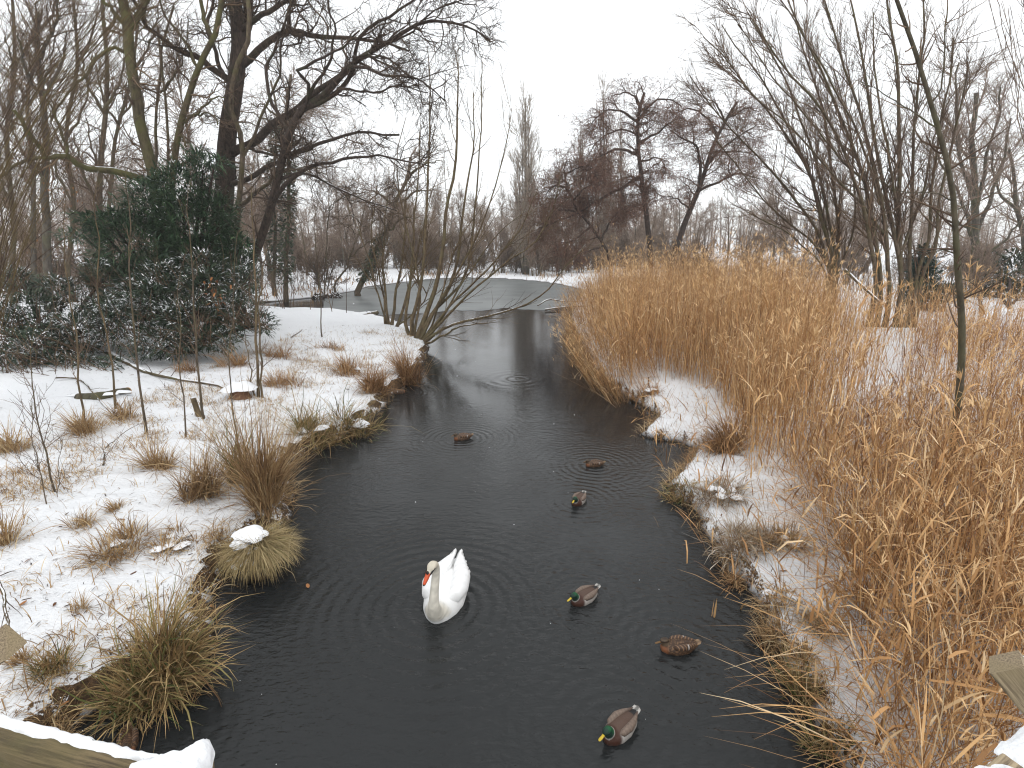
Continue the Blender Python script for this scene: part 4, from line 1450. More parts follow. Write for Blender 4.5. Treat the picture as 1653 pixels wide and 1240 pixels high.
brush('undergrowth', 'brown leafless undergrowth beneath the left wood', (-50, -9), (30, 60), 2000, (0.8, 3.4), M['twig_brown'])
brush('undergrowth', 'brown leafless undergrowth behind the right bank', (9, 60), (31, 60), 1700, (0.7, 2.6), M['twig_brown'])


# ------------------------------------------------------------------ evergreens
def leafy(mb, snow, ells, n, L, Wd, droop=0.9, snowp=0.0, front=False, out=0.85, side=1.0):
    c = np.array([at_y(e[0], e[1], e[4]) for e in ells])
    r = np.array([(e[2] * e[4] / FPX, e[5], e[3] * e[4] / FPX) for e in ells])
    wgt = r[:, 0] * r[:, 2]
    i = rng.choice(len(ells), n, p=wgt / wgt.sum())
    d = unit(rng.normal(size=(n, 3)))
    lump = 1 + 0.38 * vnoise(d[:, 0] * 3.1 + i * 5.3, d[:, 2] * 3.1 + d[:, 1] * 2.2, 6)
    p = c[i] + d * r[i] * (rng.uniform(0.35, 1.0, n) ** 0.5 * out * lump)[:, None]
    ok = p[:, 2] > ground_z(p[:, 0], p[:, 1]) + 0.03
    p, d = p[ok], d[ok]
    n = len(p)
    az = np.arctan2(d[:, 1], d[:, 0]) + rng.normal(0, 0.6, n)
    ln, wd = L * rng.uniform(0.6, 1.3, n), Wd * rng.uniform(0.7, 1.3, n)
    tl = np.clip(rng.normal(1.25 - 0.5 * d[:, 2], 0.4, n), 0.2, 2.2)
    blades(mb, p, az, tl, ln, wd, droop, 3, twist=0.5)
    nb = n // 75                                        # boughs that reach out of the mass, feathered on both sides
    k = rng.integers(0, n, nb)
    bd = unit(d[k] + np.stack([rng.normal(0, 0.35, nb), rng.normal(0, 0.35, nb), rng.normal(0.05, 0.3, nb)], -1))
    bl = L * rng.uniform(1.5, 4.2, nb)
    m_ = 18
    u = np.tile(np.linspace(0.0, 1, m_), nb)
    q = np.repeat(p[k], m_, 0) + np.repeat(bd * bl[:, None], m_, 0) * u[:, None] - np.array([0, 0, 1.0]) * (u ** 2 * np.repeat(bl, m_) * 0.28)[:, None]
    q = q + rng.normal(0, 0.02, q.shape)
    ba = np.repeat(np.arctan2(bd[:, 1], bd[:, 0]), m_) + np.where(np.arange(nb * m_) % 2 == 0, 1, -1) * rng.uniform(0.4, 1.1, nb * m_)
    bt = rng.uniform(1.2, 1.9, nb * m_)
    bln = L * 0.62 * (1.1 - 0.7 * u) * rng.uniform(0.7, 1.2, nb * m_)
    blades(mb, q, ba, bt, bln, Wd * 0.85, 0.5, 2, twist=0.5)
    if snowp:
        s = rng.random(nb * m_) < snowp * np.repeat((rng.random(nb) < 0.3), m_)
        blades(snow, q[s] + np.array([0, 0, 0.012]), ba[s], bt[s], bln[s] * 0.8, np.full(int(s.sum()), Wd * 0.6), 0.45, 3, twist=0.3)
    if snowp:
        s = (rng.random(n) < snowp * np.clip(0.55 + 0.6 * d[:, 2] - 0.25 * d[:, 1], 0.1, 1.2)) & (vnoise(p[:, 0] * 2.6, p[:, 2] * 3.2, 14) > 0.05)
        m = int(s.sum())
        blades(snow, p[s] + np.array([0, 0, 0.012]), az[s], tl[s], ln[s] * 0.75, wd[s] * 0.85, droop * 0.9, 3, twist=0.35)


def evergreen(name, label, base, ells, n, L, Wd, m, snowp, cat, twigs=0, group=None, core=None):
    g = on_ground(*base) if len(base) == 2 else np.array(base, float)
    root = thing(name, g, label, cat, group)
    tk = MB()
    cs = np.array([at_y(e[0], e[1], e[4]) for e in ells])
    P = np.stack([spline([g + np.array([0, 0, -0.1]), g * 0.5 + c * 0.5 + np.array([0, 0.15, 0.1]), c + np.array([0, 0.2, -0.1])], 8) for c in cs])
    tubes(tk, P, np.linspace(0.11, 0.03, 8)[None, :] * np.ones((len(cs), 1)), 6)
    Q, R = grow(P, np.full(P.shape[:2], 0.03), 8, (0.3, 1), 0.7, 1.0, 5, 0.25, (0, 0, 0), 0.7, 0.01)
    tubes(tk, Q, R, 4)
    tk.build('trunk', M['bark_alder'], root)
    f, s = MB(), MB()
    leafy(f, s, ells, n, L, Wd, 0.9, snowp)
    fo = f.build('foliage', m, root)
    tag(fo, kind='stuff')
    if s.n:
        tag(s.build('snow', M['snow'], root), kind='stuff')
    if twigs:
        t = MB()
        e = [ells[int(k)] for k in rng.integers(0, len(ells), twigs)]
        c = np.array([at_y(a[0] + rng.normal(0, a[2] * 0.5), a[1] + a[3] * 0.6, a[4] - a[5] * 0.7) for a in e])
        pts = [c]
        d = unit(np.stack([rng.normal(0, 0.5, twigs), rng.normal(-0.3, 0.4, twigs), rng.uniform(0.2, 1.2, twigs)], -1))
        for k in range(4):
            d = unit(d + rng.normal(0, 0.2, d.shape))
            pts.append(pts[-1] + d * rng.uniform(0.12, 0.4, (twigs, 1)))
        tubes(t, np.stack(pts, 1), np.linspace(0.011, 0.004, 5)[None, :] * np.ones((twigs, 1)), 3)
        tag(t.build('bare_twigs', M['twig_brown'], root), kind='stuff')
    return root


evergreen('yew_tree', 'tall dark green yew under the bare oaks on the left bank', (300, 540), [
    (322, 268, 24, 30, 20, 0.8), (290, 305, 60, 42, 20, 1.2), (245, 335, 60, 50, 20, 1.3), (300, 365, 85, 55, 20, 1.6), (350, 350, 36, 46, 20, 1.0), (225, 395, 85, 55, 20, 1.6),
    (320, 430, 85, 60, 20, 1.8), (178, 362, 46, 26, 20, 0.9), (140, 352, 30, 9, 19.6, 0.4), (376, 440, 42, 60, 20, 1.2), (250, 465, 110, 60, 20, 1.8), (340, 262, 36, 10, 19.6, 0.4),
    (130, 380, 40, 12, 19.6, 0.5), (385, 395, 26, 20, 19.8, 0.6)], 23000, 0.30, 0.042, M['yew'], 0.06, 'tree')
evergreen('evergreen_shrub', 'snow dusted evergreen shrub spreading in front of the yew', tuple(float(v) for v in (at_y(300, 560, 17.2)[0], 17.2, ground_z(at_y(300, 560, 17.2)[0], 17.2))), [
    (200, 520, 58, 40, 16.4, 1.1), (250, 492, 55, 46, 17.0, 1.2), (300, 520, 66, 44, 16.4, 1.3), (335, 470, 48, 46, 17.6, 1.1), (385, 500, 40, 42, 17, 0.9), (262, 556, 75, 26, 15.6, 0.8),
    (424, 520, 24, 22, 17, 0.5), (345, 545, 56, 24, 16.0, 0.7), (262, 445, 40, 26, 18.0, 0.8), (398, 450, 26, 30, 18, 0.6), (215, 470, 34, 24, 17.8, 0.7), (330, 430, 50, 26, 18.6, 0.8)], 12500, 0.21, 0.042, M['laurel'], 0.55, 'shrub', 260)
evergreen('evergreen_shrub', 'snow dusted evergreen shrub at the left picture edge', tuple(float(v) for v in (at_y(80, 570, 15.6)[0], 15.6, ground_z(at_y(80, 570, 15.6)[0], 15.6))), [
    (70, 562, 54, 40, 15.0, 1.0), (15, 592, 55, 30, 14.2, 0.9), (128, 540, 50, 44, 15.8, 1.1), (120, 590, 80, 20, 14.6, 0.7), (48, 505, 44, 40, 16.2, 1.0), (-8, 535, 50, 46, 15.6, 1.1),
    (168, 508, 40, 36, 16.8, 0.8), (96, 470, 32, 30, 17.2, 0.7), (160, 445, 30, 30, 18.0, 0.7), (30, 455, 28, 26, 17.6, 0.6), (60, 608, 50, 14, 14.0, 0.5)], 12000, 0.21, 0.042, M['laurel'], 0.55, 'shrub', 260)
evergreen('conifer_tree', 'dark young conifer behind the stem fan on the right', (1490, 500), [
    (1490, 420, 14, 26, 27, 0.5), (1490, 450, 24, 28, 27, 0.8), (1490, 480, 34, 26, 27, 1.0)], 2600, 0.32, 0.08, M['conifer'], 0.04, 'tree')
evergreen('conifer_tree', 'small dark conifer right of the pale grey trunk', (1588, 512), [
    (1582, 470, 10, 26, 34, 0.5), (1583, 492, 16, 20, 34, 0.7)], 1400, 0.36, 0.09, M['conifer'], 0.04, 'tree')
evergreen('evergreen_shrub', 'olive green bush at the far right beyond the reeds', (1630, 500), [
    (1635, 440, 34, 40, 34, 1.2), (1615, 470, 24, 34, 34, 1.0), (1650, 480, 30, 30, 34, 1.0)], 2200, 0.4, 0.10, M['ivy'], 0.05, 'shrub')
evergreen('evergreen_shrub', 'dark low bush between the fan and the pale grey trunk', (1525, 505), [
    (1530, 478, 26, 22, 31, 0.9), (1512, 490, 18, 14, 31, 0.7)], 1400, 0.34, 0.09, M['conifer'], 0.05, 'shrub')
HAZE = 0.0010

# ------------------------------------------------------------------ saplings and whips on the left bank
SAPL = [(10, 0.6, 0.6, 5, 0.14, (0, 0, 0.12), 0.004), (2.0, 0.6, 0.28, 3, 0.15, (0, 0, 0.08), 0.0035)]
for lab, pts, w, mt in [
        ('reddish bare sapling rising from a straw tuft, in front of the evergreen shrub', [(236, 700), (228, 640), (220, 560), (212, 470), (209, 400), (207, 330)], 6, 'bark_brown'),
        ('bare sapling beside the short wooden stake', [(328, 676), (320, 600), (312, 520), (309, 440), (308, 380)], 6, 'bark_brown'),
        ('thin dark sapling left of the stake', [(299, 706), (294, 640), (289, 590), (292, 520)], 4, 'bark_brown'),
        ('olive sapling just left of the stump, with a twin stem', [(417, 642), (413, 560), (412, 480), (413, 420), (409, 350)], 7, 'bark_willow'),
        ('crooked olive sapling before the left evergreen shrub', [(134, 680), (130, 610), (120, 530), (108, 455), (104, 400)], 5, 'bark_willow'),
        ('yellowish sapling with a kink behind the fallen branch', [(186, 660), (181, 600), (172, 530), (160, 490), (158, 420), (156, 370)], 5, 'bark_willow'),
        ('short bare sapling in the left snow with a bushy foot', [(88, 795), (76, 735), (62, 680), (54, 620)], 5, 'bark_brown'),
        ('dark whip of a sapling in the far left snow', [(75, 815), (64, 760), (56, 715)], 3, 'bark_brown'),
        ('slender sapling leaning over the straw at the bank edge', [(390, 760), (376, 660), (372, 560), (380, 470)], 4, 'bark_brown'),
        ('thin upright sapling near the snowy point', [(520, 545), (516, 480), (512, 420)], 3, 'bark_brown')]:
    g = on_ground(*pts[0])
    d = float(g[1])
    top = pts[-1]
    lim = [(pts + [(top[0] - 4, top[1] - 50), (top[0] + 3, top[1] - 95)], w, 0.9, d, d + 0.6, 1)]
    if 'twin' in lab:
        lim += [([(424, 645), (421, 560), (420, 480), (430, 400)], 5, 1.6, d, d + 0.5, 1), ([(412, 643), (404, 590), (396, 540)], 4, 1.4, d, d, 1)]
    if 'bushy' in lab:
        lim += [([(90, 796), (96, 750), (100, 710)], 2, 1, d, d, 1), ([(86, 795), (66, 770), (58, 735)], 2, 1, d, d, 1)]
    bare_tree('sapling', lab, lim, M[mt], M['twig_brown'], SAPL, tr=(0.2, 1), rough=0.05, sides=6)


def whips(name, label, bases, tips, n, d0, d1, w, mt, sag, side=(3, 0.4), cat='shrub'):
    b = np.array([bases[int(k)] for k in rng.integers(0, len(bases), n)], float) + rng.normal(0, 14, (n, 2))
    root = None
    P = []
    for k in range(n):
        u = rng.random()
        t = (1 - u) * np.array(tips[0], float) + u * np.array(tips[1], float)
        t = t + rng.normal(0, 28, 2)
        mid = b[k] * 0.5 + t * 0.5 + np.array([-sag * rng.uniform(0.4, 1.3), -sag * 0.4 * rng.random()])
        d = rng.uniform(d0, d1)
        a = [b[k], mid, t]
        P.append(spline([at_y(q_[0], q_[1], d + 0.5 * i) for i, q_ in enumerate(a)], 10))
    P = np.stack(P)
    P = P + np.cumsum(rng.normal(0, 0.02, P.shape), 1)
    g = P[:, 0].mean(0)
    root = thing(name, (g[0], g[1], float(ground_z(g[0], g[1]))), label, cat)
    R = np.linspace(w, 0.0035, 10)[None, :] * rng.uniform(0.6, 1.2, (n, 1))
    mb = MB()
    tubes(mb, P, R, 4)
    mb.build('stems', M[mt], root)
    c = MB()
    Q, R2 = grow(P, R, side[0], (0.25, 1), 0.35, side[1], 5, 0.08, (0.04, 0, 0.08), 0.6, 0.0035, 0.12)
    tubes(c, Q, R2, 3)
    c.build('crown', M[mt], root)
    return root


whips('bare_shrub', 'arching thicket of fine bare whips reaching in from the left edge', [(-70, 560), (-50, 640), (-90, 480), (-20, 600), (-110, 520)], [(-30, 60), (350, -80)], 78, 8.5, 10.5, 0.0075, 'twig_whip', 60, (5, 0.7))
whips('bare_shrub', 'dense olive whips low at the left edge above the shrub', [(-60, 640), (-20, 560), (0, 520), (-40, 600)], [(0, 300), (110, 330)], 40, 10, 11.5, 0.007, 'twig_whip', 30, (5, 0.5))
whips('bare_shrub', 'few bare whips hanging in at the top right corner', [(1700, 420), (1690, 330), (1720, 260)], [(1585, -20), (1650, 40)], 9, 6.0, 7.0, 0.006, 'twig_brown', 10, (4, 0.5))
whips('bramble_shrub', 'dark brambly stems at the left edge of the lower bank', [(-6, 880), (4, 870), (-14, 860)], [(-20, 730), (14, 740)], 14, 0, 1, 0.006, 'twig_brown', 6, (4, 0.2)) if False else None

# rust brown leaves caught in the dark evergreen
e = on_ground(345, 545)
lf = MB()
c = np.array([at_y(350 + rng.normal(0, 9), 480 + rng.normal(0, 16), 15.6) for _ in range(34)])
blades(lf, c, rng.uniform(0, 6.3, 34), rng.uniform(1.4, 2.8, 34), 0.14, 0.07, 0.5, 3)
tw = thing('oak_sapling', (e[0], e[1], e[2]), 'oak sapling holding rusty leaves before the dark shrub', 'sapling')
lf.build('dead_leaves', M['dead_leaf'], tw)
tb = MB()
tubes(tb, np.stack([spline([e, at_y(352, 500, 15.6), at_y(348, 455, 15.6)], 8)]), np.linspace(0.02, 0.006, 8)[None, :], 5)
tb.build('trunk', M['bark_brown'], tw)


# ------------------------------------------------------------------ grass tussocks
def snow_lump(mb, c, rx, ry, h, rot=0.0, seed=0, n=9, K=26):
    a = np.arange(K) * 2 * math.pi / K
    f = np.linspace(0, 1, n)
    rr = 1 + 0.28 * vnoise(np.cos(a) * 1.6 + seed, np.sin(a) * 1.6, 3) + 0.12 * vnoise(np.cos(a) * 5 + seed, np.sin(a) * 5, 5)
    X = f[:, None] * rr * np.cos(a) * rx
    Y = f[:, None] * rr * np.sin(a) * ry
    Z = h * (1 - f[:, None] ** 2.4) * (1 + 0.25 * vnoise(X * 9 / max(rx, .1) * 0.3 + seed, Y * 3, 8)) - 0.02
    V = np.stack([c[0] + X * math.cos(rot) - Y * math.sin(rot), c[1] + X * math.sin(rot) + Y * math.cos(rot), c[2] + Z], -1)
    k = np.arange(n - 1)[:, None] * K
    s = np.arange(K)[None, :]
    mb.add(V, np.stack([k + s, k + (s + 1) % K, k + K + (s + 1) % K, k + K + s], -1).reshape(-1, 4)[:, ::-1], 0.5)


def tussock(label, px, py, rpx, hpx, n, m, droop=1.1, tilt=0.45, lean=(0, 0), snow=0.0, width=0.014, z=None, name='grass_tussock', tints=None, spread=0.45):
    g = on_ground(px, py) if z is None else at_z(px, py, z)
    s = float(g[1]) * CA / FPX + (CAMZ - g[2]) * SA / FPX
    r, h = rpx * s, hpx * s
    root = thing(name, g, label, 'grass', 'grass tussocks on the banks')
    n = int(n * 1.25)
    ns = int(rng.integers(5, 10))                       # several tufts grown together, each with its own lean
    ca, cr = rng.uniform(0, 6.3, ns), r * 0.55 * np.sqrt(rng.random(ns))
    cl, ch, ct = rng.normal(0, 0.22, (ns, 2)), rng.uniform(0.55, 1.15, ns), rng.normal(0, 0.2, ns)
    i = rng.integers(0, ns, n)
    az = rng.uniform(0, 2 * math.pi, n)
    rad = r * 0.3 * np.sqrt(rng.random(n))
    b = np.stack([g[0] + cr[i] * np.cos(ca[i]) + rad * np.cos(az), g[1] + cr[i] * np.sin(ca[i]) + rad * np.sin(az), 0 * az], -1)
    b[:, 2] = np.maximum(ground_z(b[:, 0], b[:, 1]), g[2] - 0.12) - 0.02
    ti = np.abs(rng.normal(0, tilt, n)) * (0.4 + rad / (r * 0.3 + 1e-6))
    flat = rng.random(n) < 0.16                         # fallen, kinked blades
    ti = np.where(flat, rng.uniform(0.9, 1.5, n), ti)
    d = np.stack([np.cos(az) * np.sin(ti) + cl[i, 0] + lean[0], np.sin(az) * np.sin(ti) + cl[i, 1] + lean[1]], -1)
    az2 = np.arctan2(d[:, 1], d[:, 0]) + rng.normal(0, 0.4, n)
    ti2 = np.arctan2(np.hypot(d[:, 0], d[:, 1]), np.cos(ti))
    ln = h * np.clip(rng.normal(0.8, 0.30, n), 0.2, 1.6) * ch[i] * 1.15 * np.where(flat, 0.6, 1)
    tn = np.clip(rng.normal(0.5, 0.24, n) + ct[i] - 0.15 * flat, 0, 1)
    mb = MB()
    blades(mb, b, az2, ti2, ln, width * 0.8 * rng.uniform(0.4, 1.4, n), np.where(flat, rng.uniform(0, 0.8, n), droop * np.abs(rng.normal(0.6, 0.6, n))), 6, tn, 0.7, 1.4, 0.09)
    mb.build('blades', m, root)
    if snow:
        sm_ = MB()
        for k in range(max(1, int(snow))):
            a = rng.uniform(0, 6.3)
            rr = r * rng.uniform(0.05, 0.5)
            c = (g[0] + rr * math.cos(a), g[1] + rr * math.sin(a), g[2] + h * rng.uniform(0.18, 0.38))
            snow_lump(sm_, c, r * rng.uniform(0.12, 0.28), r * rng.uniform(0.10, 0.2), h * 0.12, rng.uniform(0, 3), k * 3.7)
        tag(sm_.build('snow', M['snow'], root), kind='stuff')
    return root


# the snow capped rush dome standing in the water
g = at_z(428, 928, 0.0)
dome = thing('rush_tussock', g, 'snow capped dome of olive rushes standing in the water by the left bank', 'grass', 'grass tussocks on the banks')
n = 2600
az = rng.uniform(0, 2 * math.pi, n)
rad = 0.165 * np.sqrt(rng.random(n))
b = np.stack([g[0] - 0.06 + rad * np.cos(az), g[1] + 0.03 + rad * np.sin(az), 0.41 - 3.2 * rad ** 2 + 0 * az], -1)
dx, dy = np.cos(az) * (0.3 + 3 * rad) + 0.34, np.sin(az) * (0.3 + 3 * rad) - 0.22
mb = MB()
blades(mb, b, np.arctan2(dy, dx) + rng.normal(0, 0.22, n), 0.5 + 2.6 * rad + rng.normal(0, 0.24, n), rng.uniform(0.22, 0.54, n), rng.uniform(0.005, 0.010, n), rng.uniform(0.9, 2.4, n), 7,
       np.clip(0.45 + 0.3 * vnoise(az * 2.2, rad * 12, 6) + rng.normal(0, 0.2, n), 0, 1), 0.5, 0.9, 0.10)
n = 260
az = rng.uniform(0, 6.3, n)
blades(mb, np.stack([g[0] + rng.normal(0, 0.14, n), g[1] + rng.normal(0, 0.14, n), 0.22 + 0 * az], -1), az, np.abs(rng.normal(0.3, 0.4, n)), rng.uniform(0.25, 0.6, n), 0.007, rng.uniform(0.2, 2.0, n), 6, rng.uniform(0.2, 0.9, n), 0.6, 1.2, 0.1)
mb.build('blades', M['rush'], dome)
cm = MB()
addball(cm, (g[0] - 0.05, g[1] + 0.03, 0.08), (0.17, 0.17, 0.24), 10)
cm.build('root_mound', M['litter'], dome)
sm_ = MB()
snow_lump(sm_, (g[0] - 0.15, g[1] + 0.06, 0.60), 0.19, 0.15, 0.09, 0.4, 2.2)
snow_lump(sm_, (g[0] - 0.05, g[1] + 0.00, 0.58), 0.14, 0.12, 0.08, 1.4, 6.1)
snow_lump(sm_, (g[0] - 0.20, g[1] - 0.07, 0.52), 0.12, 0.13, 0.08, 1.0, 9.1)
for k in range(26):
    a, rr = rng.uniform(2.3, 5.4), rng.uniform(0.12, 0.36)
    snow_lump(sm_, (g[0] - 0.08 + rr * math.cos(a), g[1] + rr * math.sin(a), 0.63 - 0.85 * rr), rng.uniform(0.02, 0.06), rng.uniform(0.012, 0.03), 0.025, a, k)
tag(sm_.build('snow', M['snow'], dome), kind='stuff')

ST, SR, SE, FR = M['straw'], M['straw_rust'], M['sedge'], M['frost_grass']
for a in [
        ('big sedge tussock, green and straw, nearest the bridge on the left bank', 246, 1082, 76, 98, 1700, SE, 1.3, 0.42, (0.10, -0.06), 0, 0.017),
        ('green sedge blades trailing into the water below the big sedge tussock', 280, 1130, 52, 60, 320, SE, 1.5, 0.6, (0.25, -0.25), 0, 0.017),
        ('upright brown grass clump at the stream edge above the rush dome', 422, 812, 42, 128, 1100, ST, 1.0, 0.22, (0.02, -0.02), 0, 0.013),
        ('tall pale sedge left of the upright brown clump', 378, 778, 30, 105, 320, SE, 0.8, 0.28, (0, 0), 0, 0.014),
        ('loose straw tussock sloping down the snow, left of the tall pale sedge', 328, 800, 40, 85, 650, ST, 1.4, 0.35, (0.05, -0.06), 0, 0.012),
        ('straw tuft at the foot of the reddish sapling', 252, 752, 28, 60, 330, ST, 1.0, 0.35, (0, 0), 0, 0.012),
        ('green and straw tussock with snow at the bank corner, lower of two', 510, 700, 46, 60, 560, SE, 1.5, 0.6, (0.15, -0.1), 3, 0.016),
        ('green tussock with a snow pad overhanging the stream, under the hen mallard', 575, 680, 44, 55, 560, SE, 1.5, 0.6, (0.2, -0.1), 4, 0.016),
        ('dry brown tussock at the bank edge beside the tucked hen mallard', 596, 632, 38, 58, 620, SR, 1.2, 0.4, (0.08, -0.05), 0, 0.018),
        ('brown tussock hanging into the water under the willow stems', 659, 606, 24, 62, 520, SR, 1.3, 0.3, (0.02, -0.05), 0, 0.018),
        ('reddish grass tuft between stump and willow, on the bank shoulder', 560, 602, 34, 36, 360, SR, 1.2, 0.5, (0, 0), 1, 0.018),
        ('flattened rusty grass patch on the snow below the point', 532, 562, 36, 18, 260, SR, 1.5, 0.9, (0, 0), 0, 0.018),
        ('low rusty grass just right of the stump', 455, 622, 36, 34, 330, SR, 1.3, 0.6, (0, 0), 0, 0.016),
        ('rusty grass spread behind the stump, right of the twin sapling', 462, 580, 42, 26, 340, SR, 1.4, 0.7, (0, 0), 0, 0.018),
        ('rusty tuft in snow behind the twin sapling, left of its foot', 378, 592, 26, 32, 240, SR, 1.2, 0.5, (0, 0), 0, 0.018),
        ('low straw patch at the edge of the evergreen shrub', 302, 600, 34, 26, 240, SR, 1.3, 0.6, (0, 0), 0, 0.016),
        ('pale straw tussock on mid bank near the grey log', 132, 700, 36, 46, 380, ST, 1.1, 0.45, (0, 0), 0, 0.014),
        ('straw tussock under the yellowish sapling', 196, 676, 26, 38, 230, ST, 1.1, 0.45, (0, 0), 0, 0.014),
        ('brown grass at the left picture edge below the evergreen', 18, 728, 34, 46, 330, ST, 1.1, 0.4, (0, 0), 0, 0.014),
        ('trampled straw tussock half under snow in the middle of the left bank', 190, 888, 56, 48, 620, ST, 1.5, 0.8, (0.05, -0.05), 3, 0.012),
        ('small straw tuft above the trampled tussock', 182, 826, 18, 26, 130, ST, 1.2, 0.5, (0, 0), 0, 0.011),
        ('straw tuft left of the trampled tussock', 136, 850, 24, 34, 220, ST, 1.3, 0.6, (0, 0), 1, 0.011),
        ('snow laden straw mound right of the trampled tussock', 285, 882, 52, 34, 430, ST, 1.6, 0.9, (0.1, -0.05), 8, 0.012),
        ('bent green brown tuft low on the littered left bank', 84, 1085, 36, 48, 380, SE, 1.5, 0.5, (0.12, -0.12), 0, 0.010),
        ('thin brown tuft beside the timber end at the left edge', 36, 1062, 20, 38, 170, ST, 1.3, 0.5, (0, 0), 0, 0.010),
        ('dark dry tuft hanging over the mud behind the rail', 84, 1178, 28, 36, 230, ST, 1.5, 0.6, (0.1, -0.1), 0, 0.010),
        ('small tuft on snow left of the big sedge tussock', 128, 985, 18, 26, 120, ST, 1.3, 0.6, (0, 0), 0, 0.010),
        ('brown weeds against the left edge halfway down the bank', 4, 880, 26, 60, 260, ST, 0.9, 0.4, (0, 0), 0, 0.010),
        ('tall rusty sedge fringe where the left bank meets the rush dome', 362, 900, 30, 40, 260, ST, 1.6, 0.6, (0.15, -0.1), 0, 0.012),
        ('pale straw tussock on the snow strip right of the frosted tussock', 1268, 880, 40, 40, 420, ST, 1.5, 0.7, (-0.1, -0.1), 3, 0.011),
        ('flattened straw on the snow strip level with the swan', 1262, 968, 46, 30, 380, ST, 1.6, 0.9, (-0.2, -0.1), 2, 0.011),
        ('drooping straw at the snow edge level with the resting hen', 1248, 1040, 34, 40, 380, ST, 1.7, 0.6, (-0.3, -0.1), 0, 0.011),
        ('brown straw hanging over the dark edge below the pointed snow patch', 1192, 948, 28, 34, 320, SR, 1.8, 0.6, (-0.3, -0.15), 0, 0.012),
        ('matted straw between the snow strip and the broken reeds', 1330, 1010, 44, 46, 420, ST, 1.5, 0.8, (-0.2, 0), 2, 0.011),
        ('frosted grey tussock at the right bank edge', 1190, 872, 66, 50, 1000, FR, 1.8, 0.7, (-0.12, -0.12), 0, 0.013),
        ('snowy straw hummock above the frosted tussock', 1165, 800, 54, 40, 600, FR, 1.7, 0.7, (-0.15, -0.05), 6, 0.013),
        ('green tinged tuft jutting left from the right bank', 1098, 800, 30, 34, 260, SE, 1.5, 0.7, (-0.3, -0.05), 0, 0.014),
        ('dark brown overhanging tussock beneath the reeds by the snowy spit', 1165, 722, 46, 62, 800, SR, 1.5, 0.5, (-0.15, -0.15), 0, 0.016),
        ('dry tussock on the tip of the snowy spit', 1040, 645, 34, 26, 320, SR, 1.5, 0.7, (-0.25, 0), 2, 0.018),
        ('green grass wisp on the right bank opposite the nearest drake', 1305, 1130, 36, 60, 230, SE, 0.9, 0.5, (-0.1, 0), 0, 0.012),
        ('green grass wisp where the right bank leaves the picture', 1335, 1205, 36, 60, 260, SE, 1.1, 0.5, (-0.15, -0.05), 0, 0.012),
        ('straw tussock on the right bank behind the resting hen mallard', 1290, 1080, 34, 44, 260, ST, 1.3, 0.6, (-0.15, 0), 0, 0.012)]:
    tussock(*a)

# dry stems fringing both banks and thin grass on the snow: nobody could count it
n = 240000
x, y = rng.uniform(-9, 8, n), rng.uniform(3.0, 24, n)
d = land(x, y)
dens = np.where((d > -0.03) & (d < np.where(x > 0, 0.22, 0.35)), 0.30 + 0.35 * (x > 0) + 0.5 * vnoise(x * 1.1, y * 1.1, 17), 0) + np.where(d > 0.3, 0.06 + 0.95 * smooth(-0.1, 0.35, fbm(x * 0.6, y * 0.6, 21)) * (x < 0) * (vnoise(x * 2.3, y * 2.3, 19) > -0.2), 0)
dens = np.maximum(dens, 0.7 * ((x < -1.8) & (x > -4.6) & (y < 5.2) & (d > 0) & (d < 1.0)))
k = rng.random(n) < dens * np.clip(9 / y, 0.4, 1)
x, y = x[k], y[k]
e_ = 0.05
nx_, ny_ = land(x + e_, y) - land(x - e_, y), land(x, y + e_) - land(x, y - e_)
az = np.where(land(x, y) < 0.4, np.arctan2(-ny_, -nx_) + rng.normal(0, 1.0, len(x)), rng.uniform(0, 6.3, len(x)))
mb = MB()
blades(mb, np.stack([x, y, ground_z(x, y) - 0.01], -1), az, np.abs(rng.normal(0.7, 0.4, len(x))), rng.uniform(0.10, 0.36, len(x)) * np.where(land(x, y) < 0.4, 1.0, 0.8), rng.uniform(0.005, 0.011, len(x)), rng.uniform(0.4, 2.0, len(x)), 4)
tag(mb.build('bank_grass', M['straw']), 'dry grass fringing the waterline of both banks', kind='stuff')

# litter of twigs, seeds and leaves on the snow
n = 26000
x, y = rng.uniform(-12, 9, n), rng.uniform(3.2, 24, n)
d = land(x, y)
k = (d > 0.15) & (rng.random(n) < 0.20 + 0.8 * ((x < -2.4) & (y < 7.5) & (x > -6)) * smooth(7.5, 4.5, y) + 0.35 * smooth(11, 16, y) * (x < 0))
x, y = x[k], y[k]
n = len(x)
mb = MB()
big = rng.random(n) < 0.16
blades(mb, np.stack([x, y, ground_z(x, y) + 0.012], -1), rng.uniform(0, 6.3, n), rng.uniform(1.3, 1.6, n), np.where(big, rng.uniform(0.06, 0.14, n), rng.uniform(0.02, 0.09, n)),
       np.where(big, rng.uniform(0.012, 0.03, n), rng.uniform(0.003, 0.010, n)), 0.3, 3, np.where(big, rng.uniform(0.4, 1.0, n), rng.uniform(0, 0.75, n)))
tag(mb.build('leaf_litter', M['litter']), 'scattered dark twigs and leaf bits lying on the snow', kind='stuff')

